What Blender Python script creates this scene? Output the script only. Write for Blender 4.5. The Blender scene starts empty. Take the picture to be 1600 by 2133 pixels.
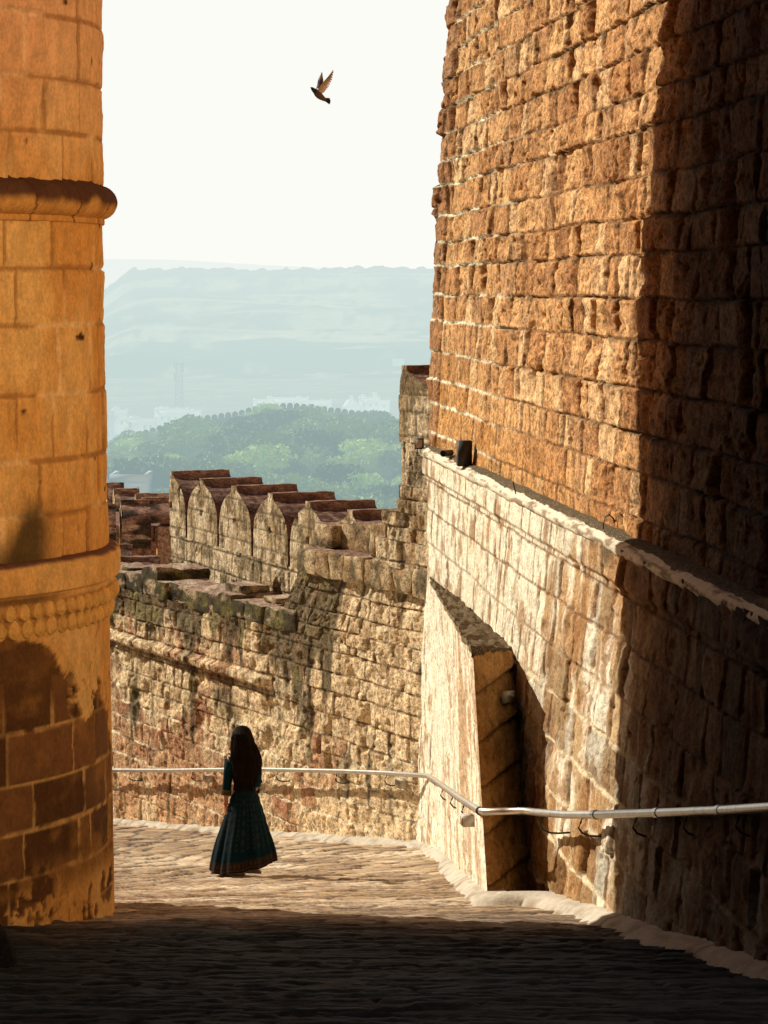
import bpy, bmesh, math, random
import numpy as np
from mathutils import Vector, Matrix

random.seed(7)
scene = bpy.context.scene
COL = scene.collection
F = 6000.0; CX = 800.0; HY = 600.0        # lens constants of the camera (used only to read positions off the plan)
SLOPE = 0.155; EYE = 1.5
def ramp_z(x, y): return -EYE - SLOPE*y
def at(px, py, d): return np.array([(px-CX)/F*d, d, -(py-HY)/F*d])
def nrm(v): v = np.asarray(v, float); return v/np.linalg.norm(v)

# ------------------------------------------------------------------ noise
_tabs = {}
def _tab(seed):
    if seed not in _tabs: _tabs[seed] = np.random.RandomState(seed).rand(256, 256)
    return _tabs[seed]
def vn(x, y, seed=0):
    t = _tab(seed); x = np.asarray(x, float)+1000.3; y = np.asarray(y, float)+1000.7
    xi = np.floor(x).astype(int); yi = np.floor(y).astype(int)
    fx = x-xi; fy = y-yi
    fx = fx*fx*(3-2*fx); fy = fy*fy*(3-2*fy)
    a = t[xi & 255, yi & 255]; b = t[(xi+1) & 255, yi & 255]
    c = t[xi & 255, (yi+1) & 255]; d = t[(xi+1) & 255, (yi+1) & 255]
    return (a*(1-fx)+b*fx)*(1-fy)+(c*(1-fx)+d*fx)*fy
def fbm(x, y, seed=0, octv=4, gain=0.5):
    s = 0; a = 1; tot = 0
    for o in range(octv):
        s = s+a*vn(x*2**o, y*2**o, seed+o); tot += a; a *= gain
    return s/tot
def sm(x, a, b):
    t = np.clip((x-a)/(b-a), 0, 1); return t*t*(3-2*t)
def mixc(a, b, t): return a*(1-t[..., None])+b*t[..., None]
def C(*v): return np.array(v, float)

# ------------------------------------------------------------------ tagging
def tag(o, label=None, cat=None, group=None, kind=None):
    if label: o['label'] = label
    if cat: o['category'] = cat
    if group: o['group'] = group
    if kind: o['kind'] = kind
    return o
def empty(name, loc=(0, 0, 0), label=None, cat=None, group=None):
    o = bpy.data.objects.new(name, None); COL.objects.link(o); o.location = loc
    o.empty_display_size = 0.1
    return tag(o, label, cat, group)
def link(name, me, mat, parent=None):
    if mat and not me.materials: me.materials.append(mat)
    o = bpy.data.objects.new(name, me); COL.objects.link(o)
    if parent:
        o.parent = parent
        o.location = -Vector(parent.location) if parent.type == 'EMPTY' else (0, 0, 0)
    return o

# ------------------------------------------------------------------ mesh collector
class MB:
    def __init__(s): s.v = []; s.f = []; s.c = []; s.n = 0
    def grid(s, P, col=None, close_u=False, flip=False):
        n, m, _ = P.shape
        idx = np.arange(n*m).reshape(n, m)
        if close_u: idx = np.vstack([idx, idx[:1]])
        a = idx[:-1, :-1]; b = idx[1:, :-1]; c = idx[1:, 1:]; d = idx[:-1, 1:]
        q = np.stack([a, d, c, b] if flip else [a, b, c, d], -1).reshape(-1, 4)+s.n
        s.v.append(P.reshape(-1, 3)); s.f.append(q)
        if col is None: col = np.ones((n, m, 3))*0.5
        col = np.broadcast_to(col, (n, m, 3))
        s.c.append(col.reshape(-1, 3)); s.n += n*m
        return s
    def polys(s, verts, faces, col=(.5, .5, .5)):
        verts = np.asarray(verts, float); s.v.append(verts)
        for f in faces:
            f = list(f)
            if len(f) == 4: s.f.append(np.array([f])+s.n)
            else: s.f.append([[i+s.n for i in f]])
        s.c.append(np.broadcast_to(np.asarray(col, float), (len(verts), 3))); s.n += len(verts)
        return s
    def box(s, lo, hi, col=(.5, .5, .5)):
        x0, y0, z0 = lo; x1, y1, z1 = hi
        v = [(x0,y0,z0),(x1,y0,z0),(x1,y1,z0),(x0,y1,z0),(x0,y0,z1),(x1,y0,z1),(x1,y1,z1),(x0,y1,z1)]
        return s.polys(v, [(0,3,2,1),(4,5,6,7),(0,1,5,4),(1,2,6,5),(2,3,7,6),(3,0,4,7)], col)
    def tube(s, pts, r, n=8, col=(.5, .5, .5), cap=True):
        pts = [np.asarray(p, float) for p in pts]; rings = []
        rr = r if hasattr(r, '__len__') else [r]*len(pts)
        up = np.array([0, 0, 1.0])
        for i, p in enumerate(pts):
            t = nrm(pts[min(i+1, len(pts)-1)]-pts[max(i-1, 0)])
            a = np.cross(t, up if abs(t[2]) < .95 else np.array([1.0, 0, 0])); a = nrm(a); b = np.cross(t, a)
            rings.append([p+rr[i]*(math.cos(k*2*math.pi/n)*a+math.sin(k*2*math.pi/n)*b) for k in range(n)])
        P = np.array(rings).transpose(1, 0, 2)
        s.grid(P, np.asarray(col, float), close_u=True)
        if cap:
            for R, rev in ((rings[0], 0), (rings[-1], 1)):
                f = list(range(n)); s.polys(R, [f[::-1] if rev else f], col)
        return s
    def mesh(s, name, smooth=True):
        me = bpy.data.meshes.new(name)
        V = np.concatenate(s.v); me.vertices.add(len(V)); me.vertices.foreach_set('co', V.ravel())
        loops = []; starts = []; tot = []; k = 0
        qa = []
        for f in s.f:
            if isinstance(f, np.ndarray): qa.append(f.reshape(-1)); starts.append(np.arange(len(f))*4+k); tot.append(np.full(len(f), 4)); k += len(f)*4
            else:
                for g in f: qa.append(np.array(g)); starts.append(np.array([k])); tot.append(np.array([len(g)])); k += len(g)
        L = np.concatenate(qa).astype(np.int32); S = np.concatenate(starts).astype(np.int32); T = np.concatenate(tot).astype(np.int32)
        me.loops.add(len(L)); me.loops.foreach_set('vertex_index', L)
        me.polygons.add(len(S)); me.polygons.foreach_set('loop_start', S); me.polygons.foreach_set('loop_total', T)
        if smooth: me.polygons.foreach_set('use_smooth', np.ones(len(S), bool))
        me.update(calc_edges=True); me.validate()
        at_ = me.attributes.new('Col', 'FLOAT_COLOR', 'POINT')
        c = np.concatenate(s.c); c4 = np.ones((len(c), 4)); c4[:, :3] = c
        at_.data.foreach_set('color', c4.ravel())
        return me
    def build(s, name, mat, parent=None, smooth=True):
        return link(name, s.mesh(name, smooth), mat, parent)

# ------------------------------------------------------------------ masonry
def blocks(U, V, rows, widths, seed, wob=.02, cell=.9):
    rs = np.random.RandomState(seed)
    Vw = V+wob*(fbm(U*cell, V*.5, seed+40, 3)-.5)*2
    Uw = U+wob*.6*(fbm(U*2, V*2.5, seed+50, 2)-.5)*2
    lo, hi = Vw.min()-1, Vw.max()+1
    e = [lo]
    while e[-1] < hi: e.append(e[-1]+rs.uniform(*rows))
    e = np.array(e); r = np.clip(np.searchsorted(e, Vw)-1, 0, len(e)-2)
    dv0 = Vw-e[r]; dv1 = e[r+1]-Vw; rh = e[r+1]-e[r]
    ulo, uhi = Uw.min()-2, Uw.max()+2
    duL = np.zeros_like(U); duR = np.zeros_like(U); bid = np.zeros(U.shape, int); wd = np.ones_like(U)
    for k in range(r.min(), r.max()+1):
        m = r == k
        ee = [ulo-rs.uniform(0, 1)]
        while ee[-1] < uhi: ee.append(ee[-1]+rs.uniform(*widths)*(1.0 if rs.rand() > .22 else .5))
        ee = np.array(ee)
        if not m.any(): continue
        i = np.clip(np.searchsorted(ee, Uw[m])-1, 0, len(ee)-2)
        duL[m] = Uw[m]-ee[i]; duR[m] = ee[i+1]-Uw[m]; wd[m] = (ee[i+1]-ee[i]); bid[m] = k*977+i*13
    R = np.random.RandomState(seed+9).rand(8, 4096)
    rnd = [R[q][(bid*7+q*31) & 4095] for q in range(8)]
    return dict(row=r, d0=dv0, d1=dv1, rh=rh, dl=duL, dr=duR, w=wd, rnd=rnd, id=bid)
def masonry(U, V, rows, widths, seed, joint=.012, bevel=.03, prot=.03, tilt=.02, rough=.012, deep=.035, chip=.25, chipw=.12, wob=.02, pit=.02, fu=1.0, vj=1.0):
    b = blocks(U, V, rows, widths, seed, wob)
    R = b['rnd']
    ed = (fbm(U*9, V*9, seed+3, 3)-.5)*.03
    dm = np.minimum(np.minimum(b['dl'], b['dr'])/vj, np.minimum(b['d0'], b['d1'])*1.0)+ed*.7
    mort = 1-sm(dm, joint*.5, joint*1.6)
    bev = bevel*.55*(.5+1.3*R[3])
    # rounded shoulders, asymmetric chips on the camera side of some blocks
    s = np.clip((dm-joint*.3)/bev, 0, 1)**.45
    cw = chipw*(.4+R[4])
    chipm = (R[5] < chip)*(1-sm(b['dr']+ed*2, 0, cw))*sm(b['d0']+ed*2, 0, .07)*sm(b['d1']+ed*2, 0, .07)
    tx = (b['dl']/b['w']-.5); ty = (b['d0']/b['rh']-.5)
    h = s*deep+prot*(R[0]-.5)*2*np.clip(s*1.5, 0, 1)+tilt*((R[1]-.5)*2*tx+(R[2]-.5)*2*ty)*s
    h = h+rough*(fbm(U*5*fu, V*4.5, seed+11, 5, .6)-.5)*2*s*(.4+1.6*R[6])
    h = h+rough*.8*(fbm(U*11*fu+R[1]*9, V*(3.2+3*(1-fu))+R[2]*9, seed+15, 4, .6)-.5)*2*s*(R[7] > .35)
    h = h-chipm*(.04+.19*R[7])*min(1, chipw/.2)
    p = sm(fbm(U*16*fu, V*11, seed+21, 3), .62, .80)*(.3+R[6])
    h = h-p*pit
    b.update(h=h, mort=mort, s=s, chip=chipm, pit=p, dm=dm)
    return b
def axis(a, b, st, extra=None):
    n = max(2, int(round(abs(b-a)/st))+1); x = np.linspace(a, b, n)
    if extra: x = np.concatenate([x, np.linspace(b, extra[0], extra[1]+1)[1:]])
    return x

# ------------------------------------------------------------------ materials
def nt(mat): mat.use_nodes = True; t = mat.node_tree; t.nodes.clear(); return t
def newn(t, typ, **k):
    n = t.nodes.new(typ)
    for a, v in k.items():
        if a in n.inputs: n.inputs[a].default_value = v
        else: setattr(n, a, v)
    return n
def setin(n, **k):
    for a, v in k.items(): n.inputs[a.replace('_', ' ')].default_value = v
def haze_nodes(t, shader_out, out):  # aerial haze painted on: surface mixed with emission by distance from the origin
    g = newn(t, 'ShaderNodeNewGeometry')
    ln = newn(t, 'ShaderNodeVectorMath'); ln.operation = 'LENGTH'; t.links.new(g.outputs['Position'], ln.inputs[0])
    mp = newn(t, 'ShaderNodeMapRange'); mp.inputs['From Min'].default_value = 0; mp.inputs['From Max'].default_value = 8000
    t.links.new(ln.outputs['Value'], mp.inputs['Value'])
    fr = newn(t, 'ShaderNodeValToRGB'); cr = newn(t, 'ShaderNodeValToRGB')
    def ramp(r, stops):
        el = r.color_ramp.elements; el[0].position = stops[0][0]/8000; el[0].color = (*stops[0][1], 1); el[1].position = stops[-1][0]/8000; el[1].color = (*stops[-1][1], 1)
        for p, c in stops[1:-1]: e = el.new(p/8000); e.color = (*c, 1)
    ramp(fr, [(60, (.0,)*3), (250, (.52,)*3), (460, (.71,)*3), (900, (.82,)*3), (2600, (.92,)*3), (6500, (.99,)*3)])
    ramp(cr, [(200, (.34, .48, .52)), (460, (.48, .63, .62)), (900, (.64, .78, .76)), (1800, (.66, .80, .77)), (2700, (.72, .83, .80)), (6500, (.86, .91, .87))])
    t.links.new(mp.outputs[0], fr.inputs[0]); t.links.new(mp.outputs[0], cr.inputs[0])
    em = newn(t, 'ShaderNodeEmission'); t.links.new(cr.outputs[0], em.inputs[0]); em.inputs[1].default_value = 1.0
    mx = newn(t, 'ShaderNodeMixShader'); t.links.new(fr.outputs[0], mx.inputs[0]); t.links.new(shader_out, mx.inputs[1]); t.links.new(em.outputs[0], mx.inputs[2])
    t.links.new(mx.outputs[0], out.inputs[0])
def stone_mat(name, rough=.9, var=.35, bump=.5, scale=12, stretch=(1, 1, .5), fine=38, haze=False, spec=.08, attr=True, base=(.5,.5,.5), speck=0.0, pitc=0.0):
    m = bpy.data.materials.new(name); t = nt(m)
    out = newn(t, 'ShaderNodeOutputMaterial'); bs = newn(t, 'ShaderNodeBsdfPrincipled')
    bs.inputs['Roughness'].default_value = rough; bs.inputs['Specular IOR Level'].default_value = spec
    tc = newn(t, 'ShaderNodeTexCoord'); mp = newn(t, 'ShaderNodeMapping'); mp.inputs['Scale'].default_value = stretch
    t.links.new(tc.outputs['Object'], mp.inputs[0])
    n1 = newn(t, 'ShaderNodeTexNoise'); n1.inputs['Scale'].default_value = scale; n1.inputs['Detail'].default_value = 6; n1.inputs['Roughness'].default_value = .65
    n2 = newn(t, 'ShaderNodeTexNoise'); n2.inputs['Scale'].default_value = fine; n2.inputs['Detail'].default_value = 4; n2.inputs['Roughness'].default_value = .7
    t.links.new(mp.outputs[0], n1.inputs['Vector']); t.links.new(mp.outputs[0], n2.inputs['Vector'])
    ad = newn(t, 'ShaderNodeMath'); ad.operation = 'ADD'; t.links.new(n1.outputs['Fac'], ad.inputs[0]); t.links.new(n2.outputs['Fac'], ad.inputs[1])
    mr = newn(t, 'ShaderNodeMapRange'); setin(mr, From_Min=.82, From_Max=1.18, To_Min=1-var*1.25, To_Max=1+var*1.15)
    t.links.new(ad.outputs[0], mr.inputs['Value'])
    if attr:
        a = newn(t, 'ShaderNodeAttribute'); a.attribute_name = 'Col'; csrc = a.outputs['Color']
    else:
        a = newn(t, 'ShaderNodeRGB'); a.outputs[0].default_value = (*base, 1); csrc = a.outputs[0]
    vm = newn(t, 'ShaderNodeVectorMath'); vm.operation = 'SCALE'; t.links.new(csrc, vm.inputs[0]); t.links.new(mr.outputs[0], vm.inputs['Scale'])
    src = vm.outputs[0]
    if pitc:
        n4 = newn(t, 'ShaderNodeTexNoise'); n4.inputs['Scale'].default_value = 26; n4.inputs['Detail'].default_value = 3; t.links.new(mp.outputs[0], n4.inputs['Vector'])
        m4 = newn(t, 'ShaderNodeMapRange'); setin(m4, From_Min=.58, From_Max=.68, To_Min=1.0, To_Max=1-pitc); t.links.new(n4.outputs['Fac'], m4.inputs['Value'])
        v4 = newn(t, 'ShaderNodeVectorMath'); v4.operation = 'SCALE'; t.links.new(src, v4.inputs[0]); t.links.new(m4.outputs[0], v4.inputs['Scale']); src = v4.outputs[0]
    if speck:
        n3 = newn(t, 'ShaderNodeTexVoronoi'); n3.inputs['Scale'].default_value = 26; t.links.new(tc.outputs['Object'], n3.inputs['Vector'])
        m3 = newn(t, 'ShaderNodeMapRange'); setin(m3, From_Min=.14, From_Max=.26, To_Min=speck, To_Max=0.0); t.links.new(n3.outputs['Distance'], m3.inputs['Value'])
        mx = newn(t, 'ShaderNodeMix', data_type='RGBA'); t.links.new(m3.outputs[0], mx.inputs[0]); t.links.new(src, mx.inputs[6]); mx.inputs[7].default_value = (.75, .68, .52, 1)
        src = mx.outputs[2]
    t.links.new(src, bs.inputs['Base Color'])
    if bump:
        bp = newn(t, 'ShaderNodeBump'); bp.inputs['Strength'].default_value = bump; bp.inputs['Distance'].default_value = .035
        t.links.new(ad.outputs[0], bp.inputs['Height']); t.links.new(bp.outputs[0], bs.inputs['Normal'])
    if haze: haze_nodes(t, bs.outputs[0], out)
    else: t.links.new(bs.outputs[0], out.inputs[0])
    return m
def flat_mat(name, base, rough=.6, metal=0, haze=False, noise=.12, attr=False, spec=.4):
    m = bpy.data.materials.new(name); t = nt(m)
    out = newn(t, 'ShaderNodeOutputMaterial'); bs = newn(t, 'ShaderNodeBsdfPrincipled')
    bs.inputs['Roughness'].default_value = rough; bs.inputs['Metallic'].default_value = metal; bs.inputs['Specular IOR Level'].default_value = spec
    tc = newn(t, 'ShaderNodeTexCoord'); n1 = newn(t, 'ShaderNodeTexNoise'); n1.inputs['Scale'].default_value = 9 if not haze else .4; n1.inputs['Detail'].default_value = 5
    t.links.new(tc.outputs['Object'], n1.inputs['Vector'])
    mr = newn(t, 'ShaderNodeMapRange'); setin(mr, From_Min=.3, From_Max=.7, To_Min=1-noise, To_Max=1+noise); t.links.new(n1.outputs['Fac'], mr.inputs['Value'])
    if attr: a = newn(t, 'ShaderNodeAttribute'); a.attribute_name = 'Col'; cs = a.outputs['Color']
    else: a = newn(t, 'ShaderNodeRGB'); a.outputs[0].default_value = (*base, 1); cs = a.outputs[0]
    vm = newn(t, 'ShaderNodeVectorMath'); vm.operation = 'SCALE'; t.links.new(cs, vm.inputs[0]); t.links.new(mr.outputs[0], vm.inputs['Scale'])
    t.links.new(vm.outputs[0], bs.inputs['Base Color'])
    if haze: haze_nodes(t, bs.outputs[0], out)
    else: t.links.new(bs.outputs[0], out.inputs[0])
    return m
M_STONE = stone_mat('stone', var=.45, bump=.6, pitc=.5, stretch=(1, .5, .9))
M_PALE = stone_mat('limewashed_stone', var=.22, bump=.55, stretch=(1, .4, .8), scale=10, pitc=.35)
M_PLASTER = stone_mat('ochre_plaster', var=.16, bump=.35, scale=8, stretch=(1, 1, .7))
M_RAMP = stone_mat('paving_stone', rough=.72, var=.3, bump=.5, stretch=(.6, 1.6, 1), scale=9, spec=.3)
M_CAP = stone_mat('pebbled_cap', var=.4, bump=1.0, stretch=(1, 1, 1), scale=25, fine=80, speck=.75)
M_KERB = stone_mat('white_plaster', var=.12, bump=.3, stretch=(1, 1, 1), scale=8)
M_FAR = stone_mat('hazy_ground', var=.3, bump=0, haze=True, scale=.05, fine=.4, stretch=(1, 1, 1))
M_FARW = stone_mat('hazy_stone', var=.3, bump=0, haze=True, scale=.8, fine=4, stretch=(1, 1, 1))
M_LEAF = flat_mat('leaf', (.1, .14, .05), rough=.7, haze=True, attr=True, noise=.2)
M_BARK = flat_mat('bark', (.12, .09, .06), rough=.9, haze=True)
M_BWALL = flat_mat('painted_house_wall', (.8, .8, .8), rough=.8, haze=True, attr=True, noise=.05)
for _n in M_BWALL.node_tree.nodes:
    if _n.type == 'EMISSION': _n.inputs[1].default_value = 1.09  # added glow brightens the house walls, whose fronts get no sun
M_STEEL = flat_mat('galvanised_pipe', (.62, .58, .52), rough=.33, metal=.85, noise=.15)
M_IRON = flat_mat('black_iron', (.03, .025, .02), rough=.6, noise=.3)
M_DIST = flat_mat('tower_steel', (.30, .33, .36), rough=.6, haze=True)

# ------------------------------------------------------------------ world and light
EL = math.radians(34); SX, SY = .80, .60     # horizontal travel of the sunlight: (+SX, -SY)
w = bpy.data.worlds.new('World'); scene.world = w; w.use_nodes = True; t = w.node_tree; t.nodes.clear()
wo = newn(t, 'ShaderNodeOutputWorld'); sky = newn(t, 'ShaderNodeTexSky'); sky.sky_type = 'NISHITA'; sky.sun_disc = False
sky.sun_elevation = EL; sky.sun_rotation = -math.atan2(SX, SY); sky.dust_density = 3; sky.air_density = 1.2
tc = newn(t, 'ShaderNodeTexCoord'); nv = newn(t, 'ShaderNodeVectorMath'); nv.operation = 'NORMALIZE'; t.links.new(tc.outputs['Generated'], nv.inputs[0])
sp = newn(t, 'ShaderNodeSeparateXYZ'); t.links.new(nv.outputs[0], sp.inputs[0])
def mrng(src, a, b, c, d):
    m = newn(t, 'ShaderNodeMapRange'); m.interpolation_type = 'SMOOTHSTEP'; setin(m, From_Min=a, From_Max=b, To_Min=c, To_Max=d); t.links.new(src, m.inputs['Value']); return m.outputs[0]
fz = mrng(sp.outputs['Z'], .13, .34, 1, 0); fy = mrng(sp.outputs['Y'], .62, .90, 0, 1)
mu = newn(t, 'ShaderNodeMath'); mu.operation = 'MULTIPLY'; t.links.new(fz, mu.inputs[0]); t.links.new(fy, mu.inputs[1])
b1 = newn(t, 'ShaderNodeBackground'); t.links.new(sky.outputs[0], b1.inputs[0]); b1.inputs[1].default_value = .022
b2 = newn(t, 'ShaderNodeBackground'); b2.inputs[0].default_value = (.965, .975, .915, 1); b2.inputs[1].default_value = 1.0
mxw = newn(t, 'ShaderNodeMixShader'); t.links.new(mu.outputs[0], mxw.inputs[0]); t.links.new(b1.outputs[0], mxw.inputs[1]); t.links.new(b2.outputs[0], mxw.inputs[2])
dt = newn(t, 'ShaderNodeVectorMath'); dt.operation = 'DOT_PRODUCT'; t.links.new(nv.outputs[0], dt.inputs[0]); dt.inputs[1].default_value = tuple(nrm((.55, -.83, .14)))
fb = mrng(dt.outputs['Value'], .87, .985, 0, 1)
GLOW = 4.3  # added warm sky patch behind the camera, fills the tower's shaded side
mg = newn(t, 'ShaderNodeMath'); mg.operation = 'MULTIPLY'; t.links.new(fb, mg.inputs[0]); mg.inputs[1].default_value = GLOW
b3 = newn(t, 'ShaderNodeBackground'); b3.inputs[0].default_value = (1, .66, .36, 1); t.links.new(mg.outputs[0], b3.inputs[1])
ads = newn(t, 'ShaderNodeAddShader'); t.links.new(mxw.outputs[0], ads.inputs[0]); t.links.new(b3.outputs[0], ads.inputs[1]); t.links.new(ads.outputs[0], wo.inputs[0])
sl = bpy.data.lights.new('sun', 'SUN'); sl.energy = 5.0; sl.angle = math.radians(.5); sl.color = (1, .90, .74)
so = bpy.data.objects.new('sun', sl); COL.objects.link(so)
so.rotation_euler = Vector((SX*math.cos(EL), -SY*math.cos(EL), -math.sin(EL))).to_track_quat('-Z', 'Y').to_euler()

cam = bpy.data.cameras.new('camera'); co = bpy.data.objects.new('camera', cam); COL.objects.link(co)
co.location = (0, 0, 0); co.rotation_euler = (math.pi/2, 0, 0)
cam.sensor_fit = 'VERTICAL'; cam.sensor_height = 36; cam.lens = 36*F/2133; cam.shift_y = -(1066.5-HY)/2133; cam.clip_end = 20000; cam.clip_start = .1
scene.camera = co
scene.view_settings.view_transform = 'Standard'; scene.view_settings.look = 'None'; scene.view_settings.exposure = 0
scene.cycles.max_bounces = 8; scene.cycles.diffuse_bounces = 2
scene.cycles.use_denoising = True

# ================================================================== RAMP
TC = np.array([-5.0, 24.2]); TR = 2.6           # plan of the round tower
def build_ramp():
    xs = axis(-9, 3.6, .045); ys = axis(9, 52, .03)
    X, Y = np.meshgrid(xs, ys, indexing='ij')
    dx = np.maximum(X-TC[0], .3); dy = Y-TC[1]
    r = np.where(dy > 0, np.hypot(X-TC[0], dy), np.abs(X-TC[0]))
    th = np.arctan2(dy, dx)
    S = np.where(dy > 0, th*5.0, dy)
    S = S+.35*(fbm(X*.35, Y*.25, 5, 3)-.5)
    b = masonry(r, S, (.07, .13), (.35, .9), 31, joint=.012, bevel=.03, prot=.012, tilt=.012, rough=.012, deep=.02, chip=.1, chipw=.1, wob=.03, pit=.006)
    big = (fbm(r*.5, S*1.6, 61, 4)-.5)*.045
    med = (fbm(r*2.2, S*9, 71, 4)-.5)*.018
    Z = ramp_z(X, Y)+b['h']+big+med-.02
    R = b['rnd']
    base = mixc(C(.50, .37, .23)+X[..., None]*0, C(.28, .19, .12), R[0])
    base = mixc(base, C(.62, .50, .36), sm(fbm(r*.7, S*3, 81, 4), .5, .75))
    base = mixc(base, C(.05, .04, .035), np.clip(b['mort']*.8+b['chip']*.4, 0, 1))
    # foreground shade painted in: paving coloured darker and cooler towards the viewer
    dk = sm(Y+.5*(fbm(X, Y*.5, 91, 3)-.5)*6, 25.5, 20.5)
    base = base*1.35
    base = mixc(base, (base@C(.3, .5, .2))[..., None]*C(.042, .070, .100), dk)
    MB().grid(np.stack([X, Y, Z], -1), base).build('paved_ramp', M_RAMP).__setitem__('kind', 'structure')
build_ramp()

# ================================================================== ROUND TOWER (left)
def build_tower():
    root = empty('round_tower', (TC[0], TC[1], -5.5), 'massive round ochre tower at the left edge with peeling plaster and carved band', 'tower')
    def cyl(zs, rad_fn, ph, colf, hfn):
        PH, Z = np.meshgrid(ph, zs, indexing='ij'); U = PH*TR
        h = hfn(U, Z, PH); R_ = rad_fn(Z)+h
        P = np.stack([TC[0]+R_*np.sin(PH), TC[1]-R_*np.cos(PH), Z], -1)
        return P, colf(U, Z, PH)
    phf = np.concatenate([np.radians(np.arange(-180, 30, 6.)), np.radians(np.arange(30, 112, .45)), np.radians(np.arange(112, 181, 6.))])
    R0 = lambda Z: TR+np.clip(-(Z-.6)*.017, 0, .15)
    joints = {}
    def hfn(U, Z, PH):
        b = masonry(U, Z, (.40, .58), (.4, .9), 101, joint=.018, bevel=.025, prot=.012, tilt=.012, rough=.012, deep=.02, chip=0, wob=.012, pit=.004)
        joints['b'] = b; return b['h']
    ORA = C(.88, .52, .18); ORB = C(.76, .37, .10)
    def colU(U, Z, PH):
        b = joints['b']; n = fbm(U*1.5, Z*.8, 111, 4)
        c = mixc(ORA+0*Z[..., None], ORB, sm(n, .35, .65))
        c = mixc(c, C(.86, .47, .26), sm(Z, .5, 2.2)*.7)
        c = mixc(c, C(.98, .74, .42), (b['mort'])*.4*sm(fbm(U*1.2, Z*1.2, 115, 2), .4, .6))
        c = mixc(c, C(.36, .15, .04), (b['mort'])*.7*sm(fbm(U*1.2, Z*1.2, 115, 2), .55, .45))
        # dark stain above the cornice and below the moulding
        st = sm(Z+(fbm(U*3, Z*.8, 117, 3)-.5)*1.1, -1.65, -2.05)*sm(PH, 1.14, 1.0)*sm(fbm(U*1.4, Z*.9, 118, 3), .24, .42)
        c = mixc(c, C(.09, .055, .02), st*.95)
        st2 = sm(Z, .1, .5)*sm(Z, .75, .55)*sm(fbm(U*4, Z*.7, 119, 3), .55, .68)*sm(PH, 1.1, .8)
        c = mixc(c, C(.16, .09, .03), st2*.8)
        ho = sm(fbm(U*7, Z*7, 121, 2), .86, .92); c = mixc(c, C(.08, .03, .01), ho)
        return c
    P, c = cyl(axis(-2.2, 4.3, .022, (13, 4)), R0, phf, colU, hfn)
    MB().grid(P, c).build('upper_shaft', M_PLASTER, root)
    def hfnL(U, Z, PH):
        b = masonry(U, Z, (.34, .42), (.4, .85), 131, joint=.010, bevel=.02, prot=.008, tilt=.008, rough=.010, deep=.014, chip=.1, wob=.015, pit=.01)
        n = fbm(U*2.2, Z*2.0, 141, 5, .6)+.9*(fbm(U*6, Z*5, 142, 5, .65)-.5)
        line = PH-np.interp(Z, [-6.2, -5.4, -4.8, -4.3, -3.9, -3.4, -3.1, -2.85, -2.7], [1.48, 1.50, 1.60, 1.57, 1.50, 1.42, 1.32, 1.12, .8])
        pl = sm(n*.30+line-.02+.45*(fbm(U*.9, Z*1.1, 147, 2)-.5), .10, .125)
        low = sm(n+.25*fbm(U*.8, Z*.9, 151, 2)-.10*sm(PH, 1.25, 1.0), .52, .55)*sm(Z, -4.45, -4.9)
        low2 = sm(fbm(U*3, Z*2.5, 143, 5, .6), .50, .53)*sm(Z, -4.5, -4.9)*sm(PH, .95, 1.1)
        pl = np.maximum(np.maximum(pl, low), low2)
        topb = sm(Z+(fbm(U*2.5, Z, 161, 3)-.5)*.5, -2.80, -2.72)
        pl = np.maximum(pl, topb)
        joints['L'] = (b, pl); return np.where(pl > .5, .026+.004*(n-.5), b['h']+.000)
    def colL(U, Z, PH):
        b, pl = joints['L']; n = fbm(U*1.5, Z*.8, 171, 4)
        plc = mixc(ORA+0*Z[..., None], ORB, sm(n, .35, .65))
        st = C(.17, .075, .028)+(b['rnd'][0]-.5)[..., None]*C(.16, .07, .025)
        st = mixc(st, C(.42, .19, .05), sm(fbm(U*3, Z*5, 172, 4), .5, .8)*.6)
        st = mixc(st, C(.72, .42, .15), np.clip(b['mort']*1.0, 0, 1)*sm(Z, -3.15, -3.45)*(.35+.65*sm(fbm(U*1.3, Z*1.3, 173, 3), .35, .55)))
        st = mixc(st, C(.10, .05, .02), sm(Z+.3*n, -5.3, -5.8)*.5)
        c = mixc(st, plc, pl)
        edge = np.exp(-((pl-.5)/.35)**2); c = mixc(c, C(.18, .07, .02), edge*.5)
        cr = np.abs(fbm(U*2.2, Z*1.6, 181, 3)-.5); c = mixc(c, C(.25, .10, .03), (cr < .006)*pl*.7)
        return c
    P, c = cyl(axis(-6.3, -2.56, .02), R0, phf, colL, hfnL)
    MB().grid(P, c).build('lower_shaft', M_PLASTER, root)
    # moulding: a big torus with a fillet
    def lathe(prof, colf, name, nz=1, sd=201):
        prof = np.array(prof); t_ = np.linspace(0, 1, len(prof)); tt = np.linspace(0, 1, len(prof)*4)
        rr = np.interp(tt, t_, prof[:, 0]); zz = np.interp(tt, t_, prof[:, 1])
        PH, I = np.meshgrid(phf, np.arange(len(tt)), indexing='ij')
        n = (fbm(PH*TR*5, zz[I]*5, sd, 4)-.5)*.02
        R_ = rr[I]+n; Z = zz[I]
        P = np.stack([TC[0]+R_*np.sin(PH), TC[1]-R_*np.cos(PH), Z], -1)
        return MB().grid(P, colf(PH*TR, Z, PH, tt[I])).build(name, M_PLASTER, root)
    z0 = .72; rt = .155
    prof = [(TR-.03, z0+.19), (TR+.01, z0+.165)]+[(TR+.0+rt*math.cos(a)*.97, z0+rt*.92*math.sin(a)) for a in np.linspace(math.radians(80), math.radians(-75), 14)]+[(TR+.045, z0-.15), (TR+.045, z0-.185), (TR-.03, z0-.19)]
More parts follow.
